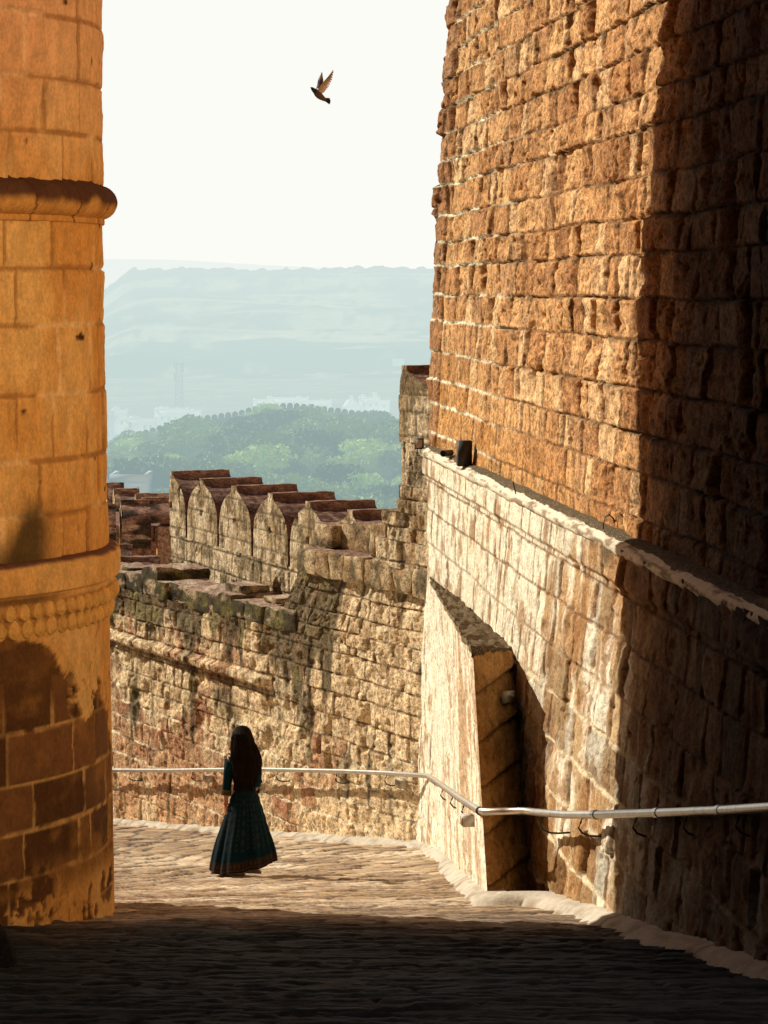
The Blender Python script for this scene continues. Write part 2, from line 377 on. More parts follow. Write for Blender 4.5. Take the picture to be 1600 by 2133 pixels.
    def colM(U, Z, PH, tt):
        n = fbm(U*4, Z*3, 211, 4); c = mixc(C(.78, .40, .11)+0*Z[..., None], C(.6, .27, .06), n)
        jt = (np.abs(((U+.2+.15*n+.25*(Z-z0))/.62) % 1-.5) < .02)
        top = sm(Z+(n-.5)*.14, z0-.07, z0+.02)
        c = mixc(c, C(.085, .035, .025), top*.95); c = mixc(c, C(.08, .03, .01), jt*.8); return c
    lathe(prof, colM, 'torus_moulding')
    # cornice ring
    zc = -2.19
    prof = [(TR+.0, zc+.05), (TR+.12, zc+.03), (TR+.17, zc), (TR+.175, zc-.05), (TR+.17, zc-.20), (TR+.165, zc-.215), (TR+.13, zc-.23), (TR+.115, zc-.30), (TR+.10, zc-.40), (TR+.085, zc-.48), (TR+.02, zc-.55), (TR+.01, zc-.60)]
    def colK(U, Z, PH, tt):
        n = fbm(U*3, Z*4, 221, 4); c = mixc(ORA+0*Z[..., None], ORB, n)
        c = mixc(c, C(.20, .09, .06), sm(Z+(n-.5)*.04, zc-.005, zc+.02)); c = mixc(c, C(.15, .07, .02), np.maximum(sm(Z, zc-.22, zc-.25)*sm(Z, zc-.34, zc-.27)*sm(PH, 1.2, 1.0)*.85, sm(Z, zc-.25, zc-.30)*.5))  # shade under the cornice and between the pendants painted dark
        jt = (np.abs((U/.9) % 1-.5) < .006)&(Z > zc-.22); c = mixc(c, C(.3, .12, .03), jt*.7)
        return c
    lathe(prof, colK, 'cornice', sd=231)
    # carved pendants under the cornice: round bosses, lower row and upper row
    k = 0
    for row, (zz, rad, off) in enumerate(((zc-.50, .066, 0), (zc-.36, .056, .5))):
        n_ = 112
        for i in range(n_):
            a = (i+off)*2*math.pi/n_
            if not (math.radians(38) < a < math.radians(112)): continue
            nx, ny = math.sin(a), -math.cos(a)
            tx, ty = math.cos(a), math.sin(a)
            r0 = TR+(.075 if row == 0 else .115)
            mb = MB(); S_ = 14; rings = []
            for (q, dep) in ((1.0, -.05), (1.0, .02), (.92, .035), (.72, .03), (.62, .042), (.35, .05), (.0, .052)):
                ring = []
                for j in range(S_):
                    b_ = j*2*math.pi/S_; ru = rad*q*math.cos(b_); rv = rad*q*math.sin(b_)
                    if math.sin(b_) > .3: ru *= 1-.35*(math.sin(b_)-.3); rv *= 1.35 # pointed lotus top
                    rr = r0+dep
                    ring.append((TC[0]+nx*rr+tx*ru, TC[1]+ny*rr+ty*ru, zz+rv))
                rings.append(ring)
            mb.grid(np.array(rings).transpose(1, 0, 2), C(.84, .46, .13)*random.uniform(.85, 1.05), close_u=True)
            mb.build('pendant', M_PLASTER, root)
build_tower()

# out-of-frame gate wall that shades the foreground (left of the picture, runs towards the camera)
def simple_wall(name, A, B, z0, z1, th, label, cat='wall', seed=300, step=.25, colr=C(.06, .045, .035)):
    A = np.array([*A, 0.]); B = np.array([*B, 0.]); D = nrm(B-A); N = np.array([D[1], -D[0], 0]); L = np.linalg.norm(B-A)
    root = empty(name, tuple(A+np.array([0, 0, z0])), label, cat)
    mb = MB()
    us = axis(0, L, step); vs = axis(z0, z1, step)
    for sgn in (1, -1):
        U, V = np.meshgrid(us, vs, indexing='ij'); h = (fbm(U*2, V*2, seed, 3)-.5)*.08
        P = A+U[..., None]*D+V[..., None]*np.array([0, 0, 1])+sgn*(th/2+h)[..., None]*N
        mb.grid(P, colr*(.7+.6*fbm(U, V, seed+4, 3))[..., None], flip=sgn < 0)
    for v in (z0, z1):
        P = np.array([[A+u*D+s_*N*th/2+np.array([0, 0, v]) for s_ in (-1, 1)] for u in us]); mb.grid(P, colr)
    for u in (0, L):
        P = np.array([[A+u*D+s_*N*th/2+np.array([0, 0, v]) for s_ in (-1, 1)] for v in vs]); mb.grid(P, colr)
    mb.build('masonry', M_STONE, root); return root
simple_wall('gate_wall', (-3.85, 2), (-3.85, 22.2), -5.5, 13, 1.0, 'tall dark gate wall running from the round ochre tower towards the viewer')

def shadow_blocker():
    # added unseen slab; its leaning edge shapes the shadow on the right-hand wall
    n = np.array([SY, SX, 0.]); u = np.array([SX, -SY, 0.])
    prof = [(12.5, -7), (19.0, -7), (19.0, .6), (19.2, 1.2), (20.25, 3.8), (20.85, 6.0), (20.55, 8.5), (20.2, 13.5), (12.5, 13.5)]
    v = []
    for tt in (-21.3, -22.2): v += [n*o+u*tt+C(0, 0, z) for o, z in prof]
    k = len(prof)
    mb = MB().polys(v, [list(range(k))[::-1], [k+i for i in range(k)]]+[(i, (i+1) % k, (i+1) % k+k, i+k) for i in range(k)], C(.45, .26, .10))
    r = empty('shadow_blocker', tuple(n*16+u*-21.5+C(0, 0, -7)), 'added ochre slab hidden behind the round tower to shape the wall shadow', 'shadow_blocker')
    mb.build('masonry', M_STONE, r, smooth=False)
shadow_blocker()

# ================================================================== RIGHT BASTION + LEDGE WALL
LD = nrm((.1015, -1, 0)); LN = np.array([LD[1], -LD[0], 0.])      # along towards viewer, outward (left)
LO = np.array([.511, 38.8, -2.14])
def ledge_x(d): return 4.43+.02-.1015*d
def build_bastion():
    root = empty('bastion_wall', (.56, 38.8, -2.2), 'towering rough brown stone bastion wall filling the right side', 'wall')
    A = np.array([.57, 38.8, -2.14]); B = np.array([2.54, 20., -2.14]); D = nrm(B-A); N = np.array([D[1], -D[0], 0.])
    us = axis(0, 19.8, .03)
    vs = axis(-.15, 6.4, .016, (14.5, 14))
    U, V = np.meshgrid(us, vs, indexing='ij')
    b = masonry(U, V, (.30, .41), (.36, .95), 401, fu=.42, vj=2.0, joint=.012, bevel=.024, prot=.018, tilt=.022, rough=.030, deep=.026, chip=.34, chipw=.24, wob=.03, pit=.03)
    R = b['rnd']
    near = sm(U, 2, 12)                      # smoother dressed stone low and far, bossed stone near and high
    hi = sm(V+.12*U, 1.2, 3.0)
    k = .45+.75*hi
    bulge = (fbm(U*.7, V*1.6, 431, 3)-.5)*.06*hi
    h = b['h']*k+bulge
    h = h+(vn(U*0+b['row']*3.7, U*.15, 441)-.5)*.03*hi
    h = h-.02*sm(b['d1'], .025, .0)*hi
    # broken projecting corner stones
    corner = sm(U, 1.15, 1.0)
    h = h+corner*(.02+.03*(R[2]-.5))-.05*sm(np.abs(U-1.15), .09, .02)
    bx = (b['row'] % 5 == 2)*corner*.05*R[1]; h = h+bx
    P = A+U[..., None]*D+V[..., None]*C(0, 0, 1)+((h-.057*V))[..., None]*N
    n1 = fbm(U*1.2, V*1.6, 411, 4); n2 = fbm(U*2.4, V*3.2, 421, 4)
    base = mixc(C(.74, .44, .20)+0*U[..., None], C(.50, .25, .10), R[0])
    base = mixc(base, C(.86, .60, .33), (R[1] > .72)*.6*np.ones_like(U)); base = mixc(base, C(.36, .17, .07), (R[2] > .8)*.6*np.ones_like(U))
    base = mixc(base, C(.30, .13, .05), sm(n2, .52, .8)*.55)
    base = mixc(base, C(.56, .28, .085), sm(V+.10*U, 1.9, .8)*.55)   # cleaner orange stone low down
    base = mixc(base, C(.32, .15, .07), corner*.75)  # corner strip tinted darker, as if turned from the sun
    grime = sm(b['d1'], .07, .0)*sm(fbm(U*1.5, V*3, 451, 3), .42, .62)*hi
    base = mixc(base, C(.12, .10, .055), grime*.85)
    mm = np.clip(b['mort'], 0, 1)
    whit = sm(U, 9, 3)*sm(np.minimum(b['d0'], b['d1']), .022+.012*n2, .006)*sm(fbm(U*.8, V*2, 461, 3), .36, .46)
    base = mixc(base, C(.18, .085, .03), mm*.75)
    base = mixc(base, C(.95, .85, .62), np.clip(whit, 0, 1))
    base = mixc(base, C(.07, .03, .015), b['chip']*.75*R[7])  # chipped slots coloured dark to deepen the shadow inside them
    base = np.clip(base*1.14, 0, .95)*(1-.84*sm(U+.8*n1, 14.2, 17.0))[..., None]  # near end darkened to paint in its shade
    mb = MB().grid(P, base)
    # far return face and near return face
    for u0, sgn in ((0, 1), (us[-1], -1)):
        ws = axis(0, 6, .08); W, V2 = np.meshgrid(ws, vs[::3], indexing='ij')
        bb = masonry(W, V2, (.30, .43), (.5, 1.2), 471, prot=.02, deep=.04)
        i = 0 if sgn > 0 else -1
        A2 = A+u0*D
        hh = np.interp(V2, vs, h[i])
        Pn = A2+V2[..., None]*C(0, 0, 1)+(hh-.057*V2-W*.985)[..., None]*N-sgn*((bb['h']*sm(W, 0, .2)))[..., None]*D-sgn*-W[..., None]*.17*D*1.0
        mb.grid(Pn, C(.36, .18, .08)*(1-.6*bb['mort'])[..., None], flip=sgn > 0)
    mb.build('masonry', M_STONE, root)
    # a dark knob stone sticking out at the left corner
    return A, D, N
BA, BD, BN = build_bastion()

def ledge_wall():
    root = empty('retaining_wall', (.6, 38.8, -8), 'pale limewashed sloping wall under the bastion with a pebbled ledge on top', 'wall')
    us = axis(-.6, 21.5, .03); vs = axis(-6.6, .0, .017)
    U, V = np.meshgrid(us, vs, indexing='ij')
    b = masonry(U, V, (.36, .44), (.5, 1.1), 501, fu=.42, vj=2.0, joint=.012, bevel=.016, prot=.014, tilt=.014, rough=.017, deep=.018, chip=.12, chipw=.15, wob=.025, pit=.02)
    R = b['rnd']
    rough_ = sm(U-1.1*(V+3.5), 6, 11)
    streak = (fbm(U*3.4, V*1.8, 521, 5, .62)-.5)
    h = b['h']*(.5+.7*rough_)+streak*.032*(.4+rough_)
    h = h+.05*sm(V, -.36, -.30)              # corbelled top course
    P = LO+U[..., None]*LD+V[..., None]*C(0, 0, 1)+((h-(.02+.08*sm(U, 4, 10))*V))[..., None]*LN
    n1 = fbm(U*.6, V*.8, 511, 4); n2 = fbm(U*3.5, V*1.0, 531, 4)
    pale = mixc(C(1.0, .95, .79)+0*U[..., None], C(.95, .84, .60), n1)
    brown = mixc(C(.58, .36, .17)+0*U[..., None], C(.36, .19, .075), R[0])
    brown = mixc(brown, C(.70, .52, .30), sm(n2, .5, .75)*.7)
    pb = sm(rough_*.62+(n1-.5)*1.2+(n2-.5)*.9, .26, .54)
    base = mixc(pale, brown, pb)
    base = mixc(base, C(.42, .22, .09), sm(fbm(U*3.6, V*2.4, 541, 5, .6), .55, .66)*.75)
    lm = sm(np.minimum(b['d0'], b['d1'])+(n2-.5)*.02, .034, .016)*sm(V, -1.0, -1.7)
    base = mixc(base, C(.20, .10, .045), b['mort']*.85*(1-lm)); base = mixc(base, base*.6, (R[4] > .75)*rough_*.8)
    base = mixc(base, C(.80, .68, .46), np.clip(lm*sm(fbm(U*.9, V*2, 551, 3), .32, .46), 0, 1))
    base = mixc(base, C(.10, .07, .04), sm(V, -.5, 0)*sm(fbm(U*2, V*3, 561, 3), .42, .62)*rough_*.9)
    base = base*(1-.70*sm(U+.8*n1, 15.2, 18.0))[..., None]  # near part coloured dark, deepening the shade it stands in
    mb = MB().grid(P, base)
    e = P[-1]; mb.grid(np.stack([e, e-LN*3], 0), C(.4, .25, .14), flip=False)
    mb.build('masonry', M_PALE, root)
    # ledge cap: plaster lip and pebbled top, running back under the bastion
    us = axis(-.1, 21.5, .03)
    def strip(prof, cf, nm, mat, sd):
        tt = np.linspace(0, len(prof)-1, (len(prof)-1)*2+1); pr = np.stack([np.interp(tt, range(len(prof)), np.array(prof)[:, i]) for i in (0, 1)], 1)
        U, I = np.meshgrid(us, np.arange(len(pr)), indexing='ij'); n = (fbm(U*1.1, I*.3, sd, 4)-.5)*.04; n_ = (fbm(U*5, I*.8, sd+3, 4)-.5)*.022
        P = LO+U[..., None]*LD+(pr[I, 0]+n)[..., None]*LN+(pr[I, 1]+n_)[..., None]*C(0, 0, 1)
        MB().grid(P, cf(U, I), flip=True).build(nm, mat, root)
    strip([(-.06, -.115), (.065, -.09), (.092, -.05), (.086, -.005), (.055, .022), (.012, .036), (-.04, .02)], lambda U, I: mixc(C(.92, .84, .66)+0*U[..., None], C(.30, .22, .14), sm(fbm(U*2.4, I*.7, 577, 5, .6), .50, .64)*.9), 'plaster_lip', M_KERB, 571)
    strip([(.05, .005), (.02, .048), (-.06, .062), (-.15, .066), (-.45, .09), (-.8, .11)], lambda U, I: mixc(C(.16, .125, .075)+0*U[..., None], C(.30, .23, .14), fbm(U*6, I*1., 579, 4)), 'pebbled_top', M_CAP, 581)
ledge_wall()

# ================================================================== generic quad wall
def quadwall(mb, P00, P10, P01, P11, stepu, stepv, colf, seed, flip=False, hextra=None, pin=False, **kw):
    P00, P10, P01, P11 = [np.asarray(p, float) for p in (P00, P10, P01, P11)]
    Lu = (np.linalg.norm(P10-P00)+np.linalg.norm(P11-P01))/2; Lv = (np.linalg.norm(P01-P00)+np.linalg.norm(P11-P10))/2
    us = axis(0, Lu, stepu); vs = axis(0, Lv, stepv); U, V = np.meshgrid(us, vs, indexing='ij')
    a = (U/Lu)[..., None]; b_ = (V/Lv)[..., None]
    P = (P00*(1-a)+P10*a)*(1-b_)+(P01*(1-a)+P11*a)*b_
    N = nrm(np.cross(P10-P00, P01-P00)); N = -N if flip else N
    m = masonry(U, P[..., 2] if kw.pop('worldz', False) else V, kw.pop('rows', (.3, .4)), kw.pop('widths', (.4, 1.0)), seed, **kw)
    h = m['h']*(sm(U, 0, .05)*sm(U, Lu, Lu-.05) if pin else 1)
    if hextra: h = h+hextra(U, V, P, m)
    mb.grid(P+h[..., None]*N, colf(U, V, P, m), flip=flip)
    return N

# ================================================================== BUTTRESS
def build_buttress():
    root = empty('buttress', (.9, 26.5, -5.7), 'wedge shaped pale stone buttress with a pebbled top, left of the dark recess', 'buttress')
    Ct = at(893, 1205, 38.0); At = at(985, 1358, 27.5); Bt = at(1066, 1358, 29.4)
    Cb = at(901, 1805, 37.9); Ab = at(1021, 1925, 25.6); Bb = at(1113, 1915, 26.5)
    Cb[2] -= .2; Ab[2] -= .15; Bb[2] -= .15
    def colA(U, V, P, m):
        n = fbm(U*1.0, V*.7, 611, 4); c = mixc(C(1.0, .95, .80)+0*U[..., None], C(.96, .84, .62), n)
        c = mixc(c, C(.50, .27, .11), sm(fbm(U*4, V*1.0, 621, 4)+.14*sm(U, 5, 9), .60, .74)*.7)
        c = mixc(c, C(.45, .26, .12), m['mort']*.5); return c
    mb = MB(); quadwall(mb, Cb, Ab, Ct, At, .03, .017, colA, 601, rows=(.45, .6), widths=(.7, 1.4), joint=.01, bevel=.03, prot=.01, tilt=.012, rough=.02, deep=.01, chip=.08, flip=False, worldz=True, pin=True)
    def colB(U, V, P, m):
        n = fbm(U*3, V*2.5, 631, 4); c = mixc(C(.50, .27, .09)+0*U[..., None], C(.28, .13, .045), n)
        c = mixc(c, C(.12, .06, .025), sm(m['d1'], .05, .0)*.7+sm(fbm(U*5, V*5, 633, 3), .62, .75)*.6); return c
    def hB(U, V, P, m): return (.045*((1-m['d0']/m['rh']))-.01)*sm(U, 0, .03)
    quadwall(mb, Ab, Bb, At, Bt, .03, .017, colB, 641, rows=(.36, .42), widths=(.9, 1.4), joint=.012, bevel=.05, prot=.015, tilt=.02, rough=.03, deep=.02, chip=.1, flip=False, hextra=hB, worldz=True, pin=True)
    mb.build('masonry', M_PALE, root)
    # cap
    us = axis(0, 1, .005); ws = axis(-.05, 1, .06); U, W = np.meshgrid(us, ws, indexing='ij')
    Ct2 = Ct+C(.06, .1, 0)
    L = Ct*(1-U[..., None])+At*U[..., None]; Rr = Ct2*(1-U[..., None])+Bt*U[..., None]
    n = (fbm(U*30, W*5, 651, 4)-.5)
    P = L*(1-W[..., None])+Rr*W[..., None]+n[..., None]*C(.05, 0, .07)+C(0, 0, .05)
    c = mixc(C(.26, .19, .11)+0*U[..., None], C(.16, .10, .06), sm(n, 0, .2))
    mb2 = MB().grid(P, c)
    E = P[:, 0]; Pd = np.stack([E+C(-.01, 0, -.0), E+C(.0, 0, -.06), E+C(.05, 0, -.10)], 1); mb2.grid(Pd, C(.45, .34, .2), flip=True)
    E = P[-1]; Pd = np.stack([E, E+C(0, -.02, -.05), E+C(0, .04, -.12)], 1); mb2.grid(Pd, C(.14, .08, .04))
    mb2.build('pebbled_cap', M_CAP, root)
build_buttress()

# ================================================================== FAR WALL
FS = .494; FK = -4.58+48.6*FS
FD = nrm((FS, -1, 0)); FN = np.array([FD[1], -FD[0], 0.])
def far_pt(d, z=0): return np.array([-4.58+(48.6-d)*FS, d, z])
def rough_box(mb, O, D, N, L, Dp, H, seed, amp=.03, colf=None, st=.05, taper=0):
    """irregular stone: O is the front-left-bottom corner, D along, -N backwards"""
    rs = np.random.RandomState(seed); off = rs.rand(3)*50
    O = np.asarray(O, float); Z = C(0, 0, 1)
    def face(o, a, la, b, lb, fl):
        U, V = np.meshgrid(axis(0, la, st), axis(0, lb, st), indexing='ij')
        P = o+U[..., None]*a+V[..., None]*b
        q = P@np.array([[1., .3], [.2, 1.], [1.3, -1.1]])
        e = np.stack([fbm(q[..., 0]*2.5+off[0], q[..., 1]*2.5, 700, 3)-.5, fbm(q[..., 0]*2.5+off[1], q[..., 1]*2.5, 710, 3)-.5, fbm(q[..., 0]*2.5+off[2], q[..., 1]*2.5, 720, 3)-.5], -1)
        # round the corners
        l = (P-O)@D/L*2-1; n_ = (O-P)@N/Dp*2-1; z_ = (P-O)[..., 2]/H*2-1
        rr = np.clip(np.abs(np.stack([l, n_, z_], -1)), 0, 1)**8
        k = (rr.sum(-1)-1).clip(0, 2)*.016
        Pc = O+D*L/2-N*Dp/2+Z*H/2
        P2 = P+e*amp*2+(Pc-P)*(k/np.maximum(np.linalg.norm(Pc-P, axis=-1), .05))[..., None]
        nn = np.cross(a, b)*(-1 if fl else 1)
        mb.grid(P2, colf(P2, nn, seed), flip=fl)
    face(O, D, L, Z, H, False)
    face(O-N*Dp, D, L, Z, H, True)
    face(O, -N, Dp, Z, H, True)
    face(O+D*L, -N, Dp, Z, H, False)
    face(O+Z*H, D, L, -N, Dp, False)
def build_far_wall():
    root = empty('boundary_wall', tuple(far_pt(42, -8.2)), 'mossy patched stone wall behind the woman, topped with loose coping stones', 'wall')
    z0 = -9.6
    def u_at(d): return (51-d)/(-FD[1])
    uR = u_at(41.6)   # where the raised part starts
    LEDGE = -5.90
    def colF(U, V, P, m):
        R = m['rnd']; Z = P[..., 2]
        n1 = fbm(U*.7, Z*.9, 801, 4); n2 = fbm(U*3.2, Z*2.4, 811, 4)
        pale = mixc(C(.98, .80, .52)+0*U[..., None], C(.86, .60, .34), n2)
        pink = mixc(C(.62, .35, .19)+0*U[..., None], C(.42, .20, .11), R[0])
        pink = mixc(pink, C(.60, .36, .20), (R[3] > .6)*.7*np.ones_like(U))
        hgt = sm(Z, -8.2, -6.3); right = sm(U, 9, 13)
        pp = sm(n1*.9+.38*hgt+.30*right-.24*R[1]+(n2-.5)*.8, .50, .68)
        c = mixc(pink, pale, pp)
        c = mixc(c, C(.78, .50, .27), sm(Z, -7.4, -8.2)*.45)
        lm = sm(np.minimum(m['d0'], m['d1']), .03, .008)
        c = mixc(c, C(.16, .09, .05), m['mort']*.8*sm(Z, -7.2, -6.4))
        c = mixc(c, C(.85, .72, .50), np.clip(m['mort']*.7+lm*.5, 0, 1)*sm(Z, -6.2, -6.8)*sm(n1, .36, .48))
        # moss and black lichen draining from the coping
        ms = sm(fbm(U*3.0, Z*.7, 821, 4)+.30*sm(Z, -5.75, -5.0)*sm(U, uR+1.5, uR)+.20*np.exp(-((U-(uR+.2))/.8)**2)*sm(Z, -7.4, -6.0), .60, .76)
        mc = mixc(C(.085, .065, .035)+0*U[..., None], C(.15, .13, .04), sm(n2, .5, .7)*sm(U, uR+1.5, uR-.5))
        c = mixc(c, mc, ms*.85); c = mixc(c, C(.90, .72, .46), sm(fbm(U*1.1, Z*.8, 827, 4), .52, .66)*sm(Z, -5.6, -6.4)*.55); gr = sm(fbm(U*5, Z*2.2, 823, 4, .6), .54, .66); c = mixc(c, C(.33, .19, .09), gr*.4*sm(Z, -7.4, -6.0))
        c = mixc(c, C(.08, .05, .03), np.exp(-((Z-(LEDGE-.09))/.03)**2)*sm(U, uR+.4, uR-.8)*.6)  # ledge shadow painted as a dark line just below the lip
        return c
    def hx(U, V, P, m):
        Z = P[..., 2]; on = sm(U, uR-1.1, uR-1.6)
        rag = (fbm(U*2.4, Z*2.4, 831, 3)-.5)*.06
        lip = np.exp(-(np.clip(np.abs(Z-(LEDGE+.05))-.05, 0, 9)/.03)**2)*.10*on*(.7+.6*fbm(U*3, Z*0, 833, 3))
        up = sm(Z, LEDGE-.03, LEDGE+.02)*.05*on
        spall = -sm(fbm(U*1.8, Z*2.2, 835, 4), .56, .68)*.05*sm(Z, -7.2, -6.7)
        return rag+lip+up+spall
    mb = MB(); A = far_pt(51, 0); B = far_pt(37.6, 0)
    kw = dict(rows=(.24, .34), widths=(.30, .75), fu=.6, vj=1.5, joint=.012, bevel=.018, prot=.016, tilt=.018, rough=.026, deep=.022, chip=.16, chipw=.08, wob=.03, pit=.025, worldz=True)
    quadwall(mb, A+C(0, 0, z0), B+C(0, 0, z0), A+C(0, 0, -5.0), B+C(0, 0, -5.0), .025, .017, colF, 841, hextra=hx, **dict(kw))
    # part above -5.0 only at the right (raised)
    def colG(U, V, P, m): return colF(U+uR-.9, V, P, m)
    def hxG(U, V, P, m): return (fbm(U*2.4, P[..., 2]*2.4, 839, 3)-.5)*.06
    A2 = far_pt(42.5, 0)
    quadwall(mb, A2+C(0, 0, -5.0), B+C(0, 0, -5.0), far_pt(41.8)+C(0, 0, -4.08), B+C(0, 0, -4.08), .025, .017, colG, 843, hextra=hxG, **dict(kw))
    # return of the raised part (faces away left) and tops
    O = far_pt(42.5, -5.0); O2 = far_pt(41.8, -4.08)
    mb.grid(np.array([[O, O2], [O-FN*2, O2-FN*2]]), C(.3, .2, .12))
    O = far_pt(51, -5.0); E = far_pt(37.6, -5.0)
    mb.grid(np.array([[O, E], [O-FN*1.0, E-FN*1.0]]), C(.4, .3, .2), flip=True)
    mb.build('masonry', M_STONE, root)
    # loose coping stones
    def colC(P, nn, sd):
        n = fbm(P[..., 0]*4+sd, P[..., 2]*3+P[..., 1], 851, 4)
        if abs(nn[2]) > .5: return mixc(C(.40, .27, .20)+0*n[..., None], C(.55, .42, .32), sm(n, .4, .7))
        c = mixc(C(.085, .068, .04)+0*n[..., None], C(.20, .17, .06), sm(n, .48, .7)); g2 = fbm(P[..., 1]*3, P[..., 2]*7, 857, 4, .6); return mixc(c, C(.60, .44, .28), sm(g2, .52, .66)*.8)
    mc = MB(); rs = np.random.RandomState(5); u = 0.0; k = 0
    while u < uR-.4:
        L = rs.uniform(.40, .95); L = min(L, uR-.3-u+.15); H = rs.uniform(.25, .33); 
        if 3.6 < u < 4.8: H += .14
        d = 51-u*(-FD[1]); O = far_pt(d, -5.02)+FN*rs.uniform(.02, .10)
        D2 = nrm(FD+FN*rs.uniform(-.03, .03))
        rough_box(mc, O, D2, FN, L-.008, .8+rs.uniform(-.1, .15), H, 860+k, .055, colC, st=.035)
        if rs.rand() < .22: rough_box(mc, O+C(0, 0, H)-FN*rs.uniform(.12, .3)+D2*.1, D2, FN, (L-.1)*.8, .5, rs.uniform(.06, .14), 960+k, .02, colC)
        u += L; k += 1
    mc.build('coping', M_STONE, root)
    # raised coping course (protrudes, throws a shadow line) and the broad slabs behind it
    def colR(P, nn, sd):
        n = fbm(P[..., 0]*4+sd, P[..., 2]*3+P[..., 1], 871, 4)
        if abs(nn[2]) > .5:
            g = fbm(P[..., 0]*1.2, P[..., 1]*7, 875, 4); return mixc(C(.46, .31, .22)+0*n[..., None], C(.28, .17, .12), sm(g, .45, .62))
        c = mixc(C(.66, .50, .30)+0*n[..., None], C(.38, .25, .13), sm(n, .35, .6)); return mixc(c, C(.11, .09, .05), sm(fbm(P[..., 1]*4, P[..., 2]*2, 877, 4), .50, .64)*.8)
    mr = MB(); d = 41.65; k = 0
    while d > 38.2:
        L = rs.uniform(.38, .62); L = min(L, (d-37.8)/(-FD[1]))
        rough_box(mr, far_pt(d, -4.10)+FN*(.12+rs.uniform(-.02, .03)), FD, FN, L-.006, 1.9, .36+rs.uniform(-.02, .02), 1000+k, .035, colR, st=.035)
        d -= L*(-FD[1]); k += 1
    d = 41.75
    for k, (L, off, H) in enumerate(((.55, .22, .33), (.5, .36, .36), (.7, .30, .41), (1.0, .22, .44), (1.0, .16, .44))):
        rough_box(mr, far_pt(d, -3.73)-FN*off, FD, FN, L, 2.2, H, 1020+k, .035, colR, st=.035); d -= L*(-FD[1])
    mr.build('raised_coping', M_STONE, root)
    # stepped masonry climbing to the pier
    ms = MB()
    def onw(px): q = (px-CX)/F; return FK/(q+FS)
    def colS(U, V, P, m):
        n = fbm(P[..., 1]*2.5, P[..., 2]*2, 881, 4); c = mixc(C(.74, .58, .37)+0*n[..., None], C(.48, .31, .16), sm(n, .4, .6)); c = mixc(c, C(.13, .10, .05), sm(fbm(P[..., 1]*3, P[..., 2]*1.6, 883, 4), .50, .66)*.75); return mixc(c, C(.10, .07, .04), m['mort']*.7)
    for k, (pa, zb, zt) in enumerate(((793, -3.76, -3.39), (813, -3.39, -3.01), (838, -3.01, -2.65), (856, -2.65, -2.18))):
        A = far_pt(onw(pa))+FN*(.10-.025*k); B = far_pt(37.5)+FN*(.10-.025*k)
        quadwall(ms, A+C(0, 0, zb), B+C(0, 0, zb), A+C(0, 0, zt), B+C(0, 0, zt), .02, .015, colS, 891+k, rows=(.5, .6), widths=(.28, .5), joint=.012, bevel=.025, prot=.03, tilt=.03, rough=.03, deep=.02, chip=.2, chipw=.08, pit=.02)
        a0, a1, b1_ = A+C(0, 0, zb-.02), A+C(0, 0, zt), B+C(0, 0, zt)
        ms.grid(np.array([[a0, a1], [a0-FN*.7, a1-FN*.7]]), C(.5, .36, .22)); ms.grid(np.array([[a1, b1_], [a1-FN*.7, b1_-FN*.7]]), C(.4, .28, .19), flip=True)
    ms.build('stepped_masonry', M_STONE, root)
build_far_wall()

